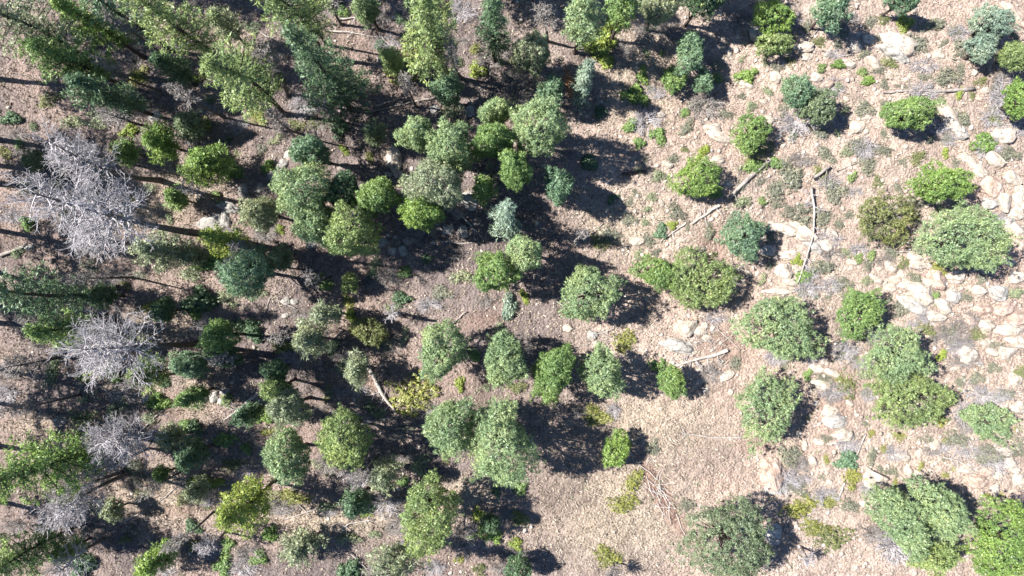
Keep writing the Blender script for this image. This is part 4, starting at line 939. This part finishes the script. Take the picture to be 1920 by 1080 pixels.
for i, (px, py, L, w, ang, nn, label) in enumerate(PILES):
    rng = np.random.default_rng(5000+i); k = CAMZ/FPX
    x, y, z = G(px, py); r = root("branch_heap", (x, y, z), label, "branches")
    gr = 1 if ('dark' in label or 'grey' in label or 'dim' in label) else 0
    for q in range(nn):
        o = obj("stick", STK[rng.integers(8)][gr], r)
        u = rng.normal()*L*0.5*k; v = rng.normal()*w*0.85*k; a = math.radians(-ang)
        ln = 0.35+(0.3+rng.random()*1.1)*L*k*0.34
        lx = u*math.cos(a)-v*math.sin(a); ly = u*math.sin(a)+v*math.cos(a)
        o.location = (lx, ly, gz(x+lx, y+ly)-z+0.06+0.12*rng.random())
        o.rotation_euler = (0, rng.normal()*0.06, a+rng.normal()*0.75); o.scale = (ln, ln*0.8, 0.8+0.5*rng.random())
# stump
x, y, z = G(213, 963); r = root("tree_stump", (x, y, z), "dark brown broken stump in dry grass beside a white splintered branch", "stump")
tb = Tubes(); tb.add([[0, 0, -0.1], [0, 0, 0.1], [0.02, 0, 0.35]], [0.27, 0.21, 0.19], 10, cap=True); obj("stem", tb.mesh("stem", BARK), r)
rng = np.random.default_rng(1)
for q in range(5):
    a = q*1.26+0.3; tb = Tubes(); tb.add([[0.15*math.cos(a), 0.15*math.sin(a), 0.08], [0.4*math.cos(a), 0.4*math.sin(a), 0.03], [0.6*math.cos(a), 0.6*math.sin(a), -0.05]], [0.09, 0.06, 0.02], 5); obj("root", tb.mesh("root", BARK), r)

# ------------------------------------------------------------------ uncountable litter: dry grass, pebbles, twigs, small green growth
def scatter(n, rng, fn):
    x = rng.uniform(-38, 38, n); y = rng.uniform(-22.5, 22.5, n)
    px = 960+x*FPX/CAMZ; py = 540-y*FPX/CAMZ
    k = rng.random(n) < fn(px, py, x, y); return x[k], y[k]
def stuff(name, V, F, T, mat, label):
    o = obj(name, mesh_np(name, V, F, T, False, mat)); o["kind"] = "stuff"; o["label"] = label; return o
rng = np.random.default_rng(77)
def straw_mat(name, stops):
    m, nt, n, l, b = nm(name)
    at = n.new("ShaderNodeAttribute"); at.attribute_name = "tint"; r = ramp(n, stops); l.new(at.outputs["Fac"], r.inputs[0]); l.new(r.outputs[0], b.inputs["Base Color"])
    b.inputs["Roughness"].default_value = 0.9; b.inputs["Specular IOR Level"].default_value = 0.15; return m
rdm = lambda px, py: spots(px, py, RED, True)
x, y = scatter(120000, rng, lambda px, py, x, y: np.clip(0.30+0.55*spots(px, py, STRAW, False)+0.9*(fbm(x/2.3+31, y/2.3+4, 4)-0.4), 0.08, 1)*(1-0.9*np.clip(rdm(px, py), 0, 1)))
nb = 5; n_ = len(x); z = fine_z(x, y)
cx = np.repeat(x, nb); cy = np.repeat(y, nb); cz = np.repeat(z, nb); m = n_*nb
sc = np.repeat(0.10+0.14*rng.random(n_), nb); az = rng.random(m)*6.283
hh = sc*(0.5+0.6*rng.random(m)); ou = sc*(0.3+0.9*rng.random(m)); wd = 0.018+0.018*rng.random(m)
bx_ = cx+np.cos(az)*0.03; by_ = cy+np.sin(az)*0.03
V = np.stack([np.stack([bx_-np.sin(az)*wd, by_+np.cos(az)*wd, cz-0.02], 1), np.stack([bx_+np.sin(az)*wd, by_-np.cos(az)*wd, cz-0.02], 1), np.stack([cx+np.cos(az)*ou, cy+np.sin(az)*ou, cz+hh], 1)], 1).reshape(-1, 3)
T = np.repeat(np.repeat(rng.random(n_), nb), 3)
stuff("dry_grass", V, np.arange(m*3).reshape(-1, 3), T, straw_mat("dry_straw", [(0, (0.29, 0.23, 0.185)), (0.5, (0.40, 0.335, 0.265)), (1, (0.54, 0.475, 0.395))]), "short dry straw-coloured grass over the hillside")
# pebbles
ico = bmesh.new(); bmesh.ops.create_icosphere(ico, subdivisions=1, radius=1.0)
IV = np.array([v.co[:] for v in ico.verts]); IF = np.array([[v.index for v in f.verts] for f in ico.faces]); ico.free()
x, y = scatter(20000, rng, lambda px, py, x, y: np.where((px > 1000) & (px < 1420) & (py > 730), 0.12, 1)*(0.13+0.62*rightness(px, py))*np.clip(0.2+1.6*(fbm(x/3+11, y/3+60, 3)-0.2), 0, 1))
n_ = len(x); s = 0.045+0.12*rng.random(n_)**2.6; z = fine_z(x, y)+s*0.15
ax = np.stack([s*(0.7+0.6*rng.random(n_)), s*(0.7+0.6*rng.random(n_)), s*(0.4+0.3*rng.random(n_))], 1)
vv = IV[None]*(1+0.22*rng.normal(size=(n_, 12, 1)))*ax[:, None]
a = rng.random(n_)*6.28; ca_, sa_ = np.cos(a)[:, None], np.sin(a)[:, None]
V = np.stack([vv[..., 0]*ca_-vv[..., 1]*sa_+x[:, None], vv[..., 0]*sa_+vv[..., 1]*ca_+y[:, None], vv[..., 2]+z[:, None]], -1).reshape(-1, 3)
F = (IF[None]+(np.arange(n_)*12)[:, None, None]).reshape(-1, 3)
stuff("pebbles", V, F, np.repeat(rng.random(n_), 12), straw_mat("pebble_stone", [(0, (0.23, 0.18, 0.155)), (0.5, (0.38, 0.32, 0.27)), (1, (0.54, 0.49, 0.44))]), "small pale stones strewn over the stony slope")
# twigs
x, y = scatter(9000, rng, lambda px, py, x, y: 0.3+0.7*np.clip((fbm(x/4+81, y/4+6, 3)-0.45)*5, 0, 1))
n_ = len(x); a = rng.random(n_)*6.28; L = 0.12+0.5*rng.random(n_)**2; z = fine_z(x, y)+0.03; w_ = 0.007+0.008*rng.random(n_)
dx, dy = np.cos(a)*L, np.sin(a)*L; qx, qy = -np.sin(a)*w_, np.cos(a)*w_; tz = rng.random(n_)*0.12*L
z2 = fine_z(x+dx, y+dy)+0.03+tz
pA = np.stack([x+qx, y+qy, z], 1); pB = np.stack([x-qx, y-qy, z], 1); pC = np.stack([x, y, z+w_*1.6], 1); pD = np.stack([x+dx, y+dy, z2], 1)
V = np.stack([pA, pB, pC, pD], 1).reshape(-1, 3); b4 = (np.arange(n_)*4)[:, None, None]
F = (np.array([[0, 3, 2], [1, 2, 3], [0, 1, 3]])[None]+b4).reshape(-1, 3)
stuff("twig_litter", V, F, np.repeat(rng.random(n_), 4), straw_mat("twig_litter_wood", [(0, (0.16, 0.12, 0.10)), (0.5, (0.36, 0.32, 0.29)), (1, (0.62, 0.58, 0.54))]), "fallen twigs littering the ground")
# small green growth
x, y = scatter(3200, rng, lambda px, py, x, y: np.clip((fbm(x/3.4+21, y/3.4+56, 3)-0.52)*5, 0, 1)*0.9)
n_ = len(x); C = np.stack([x, y, fine_z(x, y)+0.06], 1); C = np.repeat(C, 3, 0)+rng.normal(size=(n_*3, 3))*np.array([0.13, 0.13, 0.03])
V, F, T = leaves(C, np.tile([0, 0, 1.0], (len(C), 1)), 0.08+0.06*rng.random(len(C)), 5, rng, 0.08, 0.6)
stuff("ground_cover", V, F, T, FOL['pale'], "sparse pale green ground cover between the trees")

# ------------------------------------------------------------------ tell look-alike small things apart by a second neighbour
for lab, lst in list(SMALL.items()):
    if len(lst) < 2: continue
    new = {}
    for o, g in lst:
        px, py = topx(o.location.x, o.location.y, o.location.z)
        s1 = sorted((math.hypot(px-a, py-c), s) for a, c, s in LANDMARKS)[:2]
        what = lab.split(" beside ")[0].split(" near ")[0]
        t = f"{what} between {s1[0][1]} and {s1[1][1]}"
        if len(t.split()) <= 16 and t not in SMALL: new.setdefault(t, []).append(o)
    for t, os_ in new.items():
        if len(os_) == 1: os_[0]["label"] = t
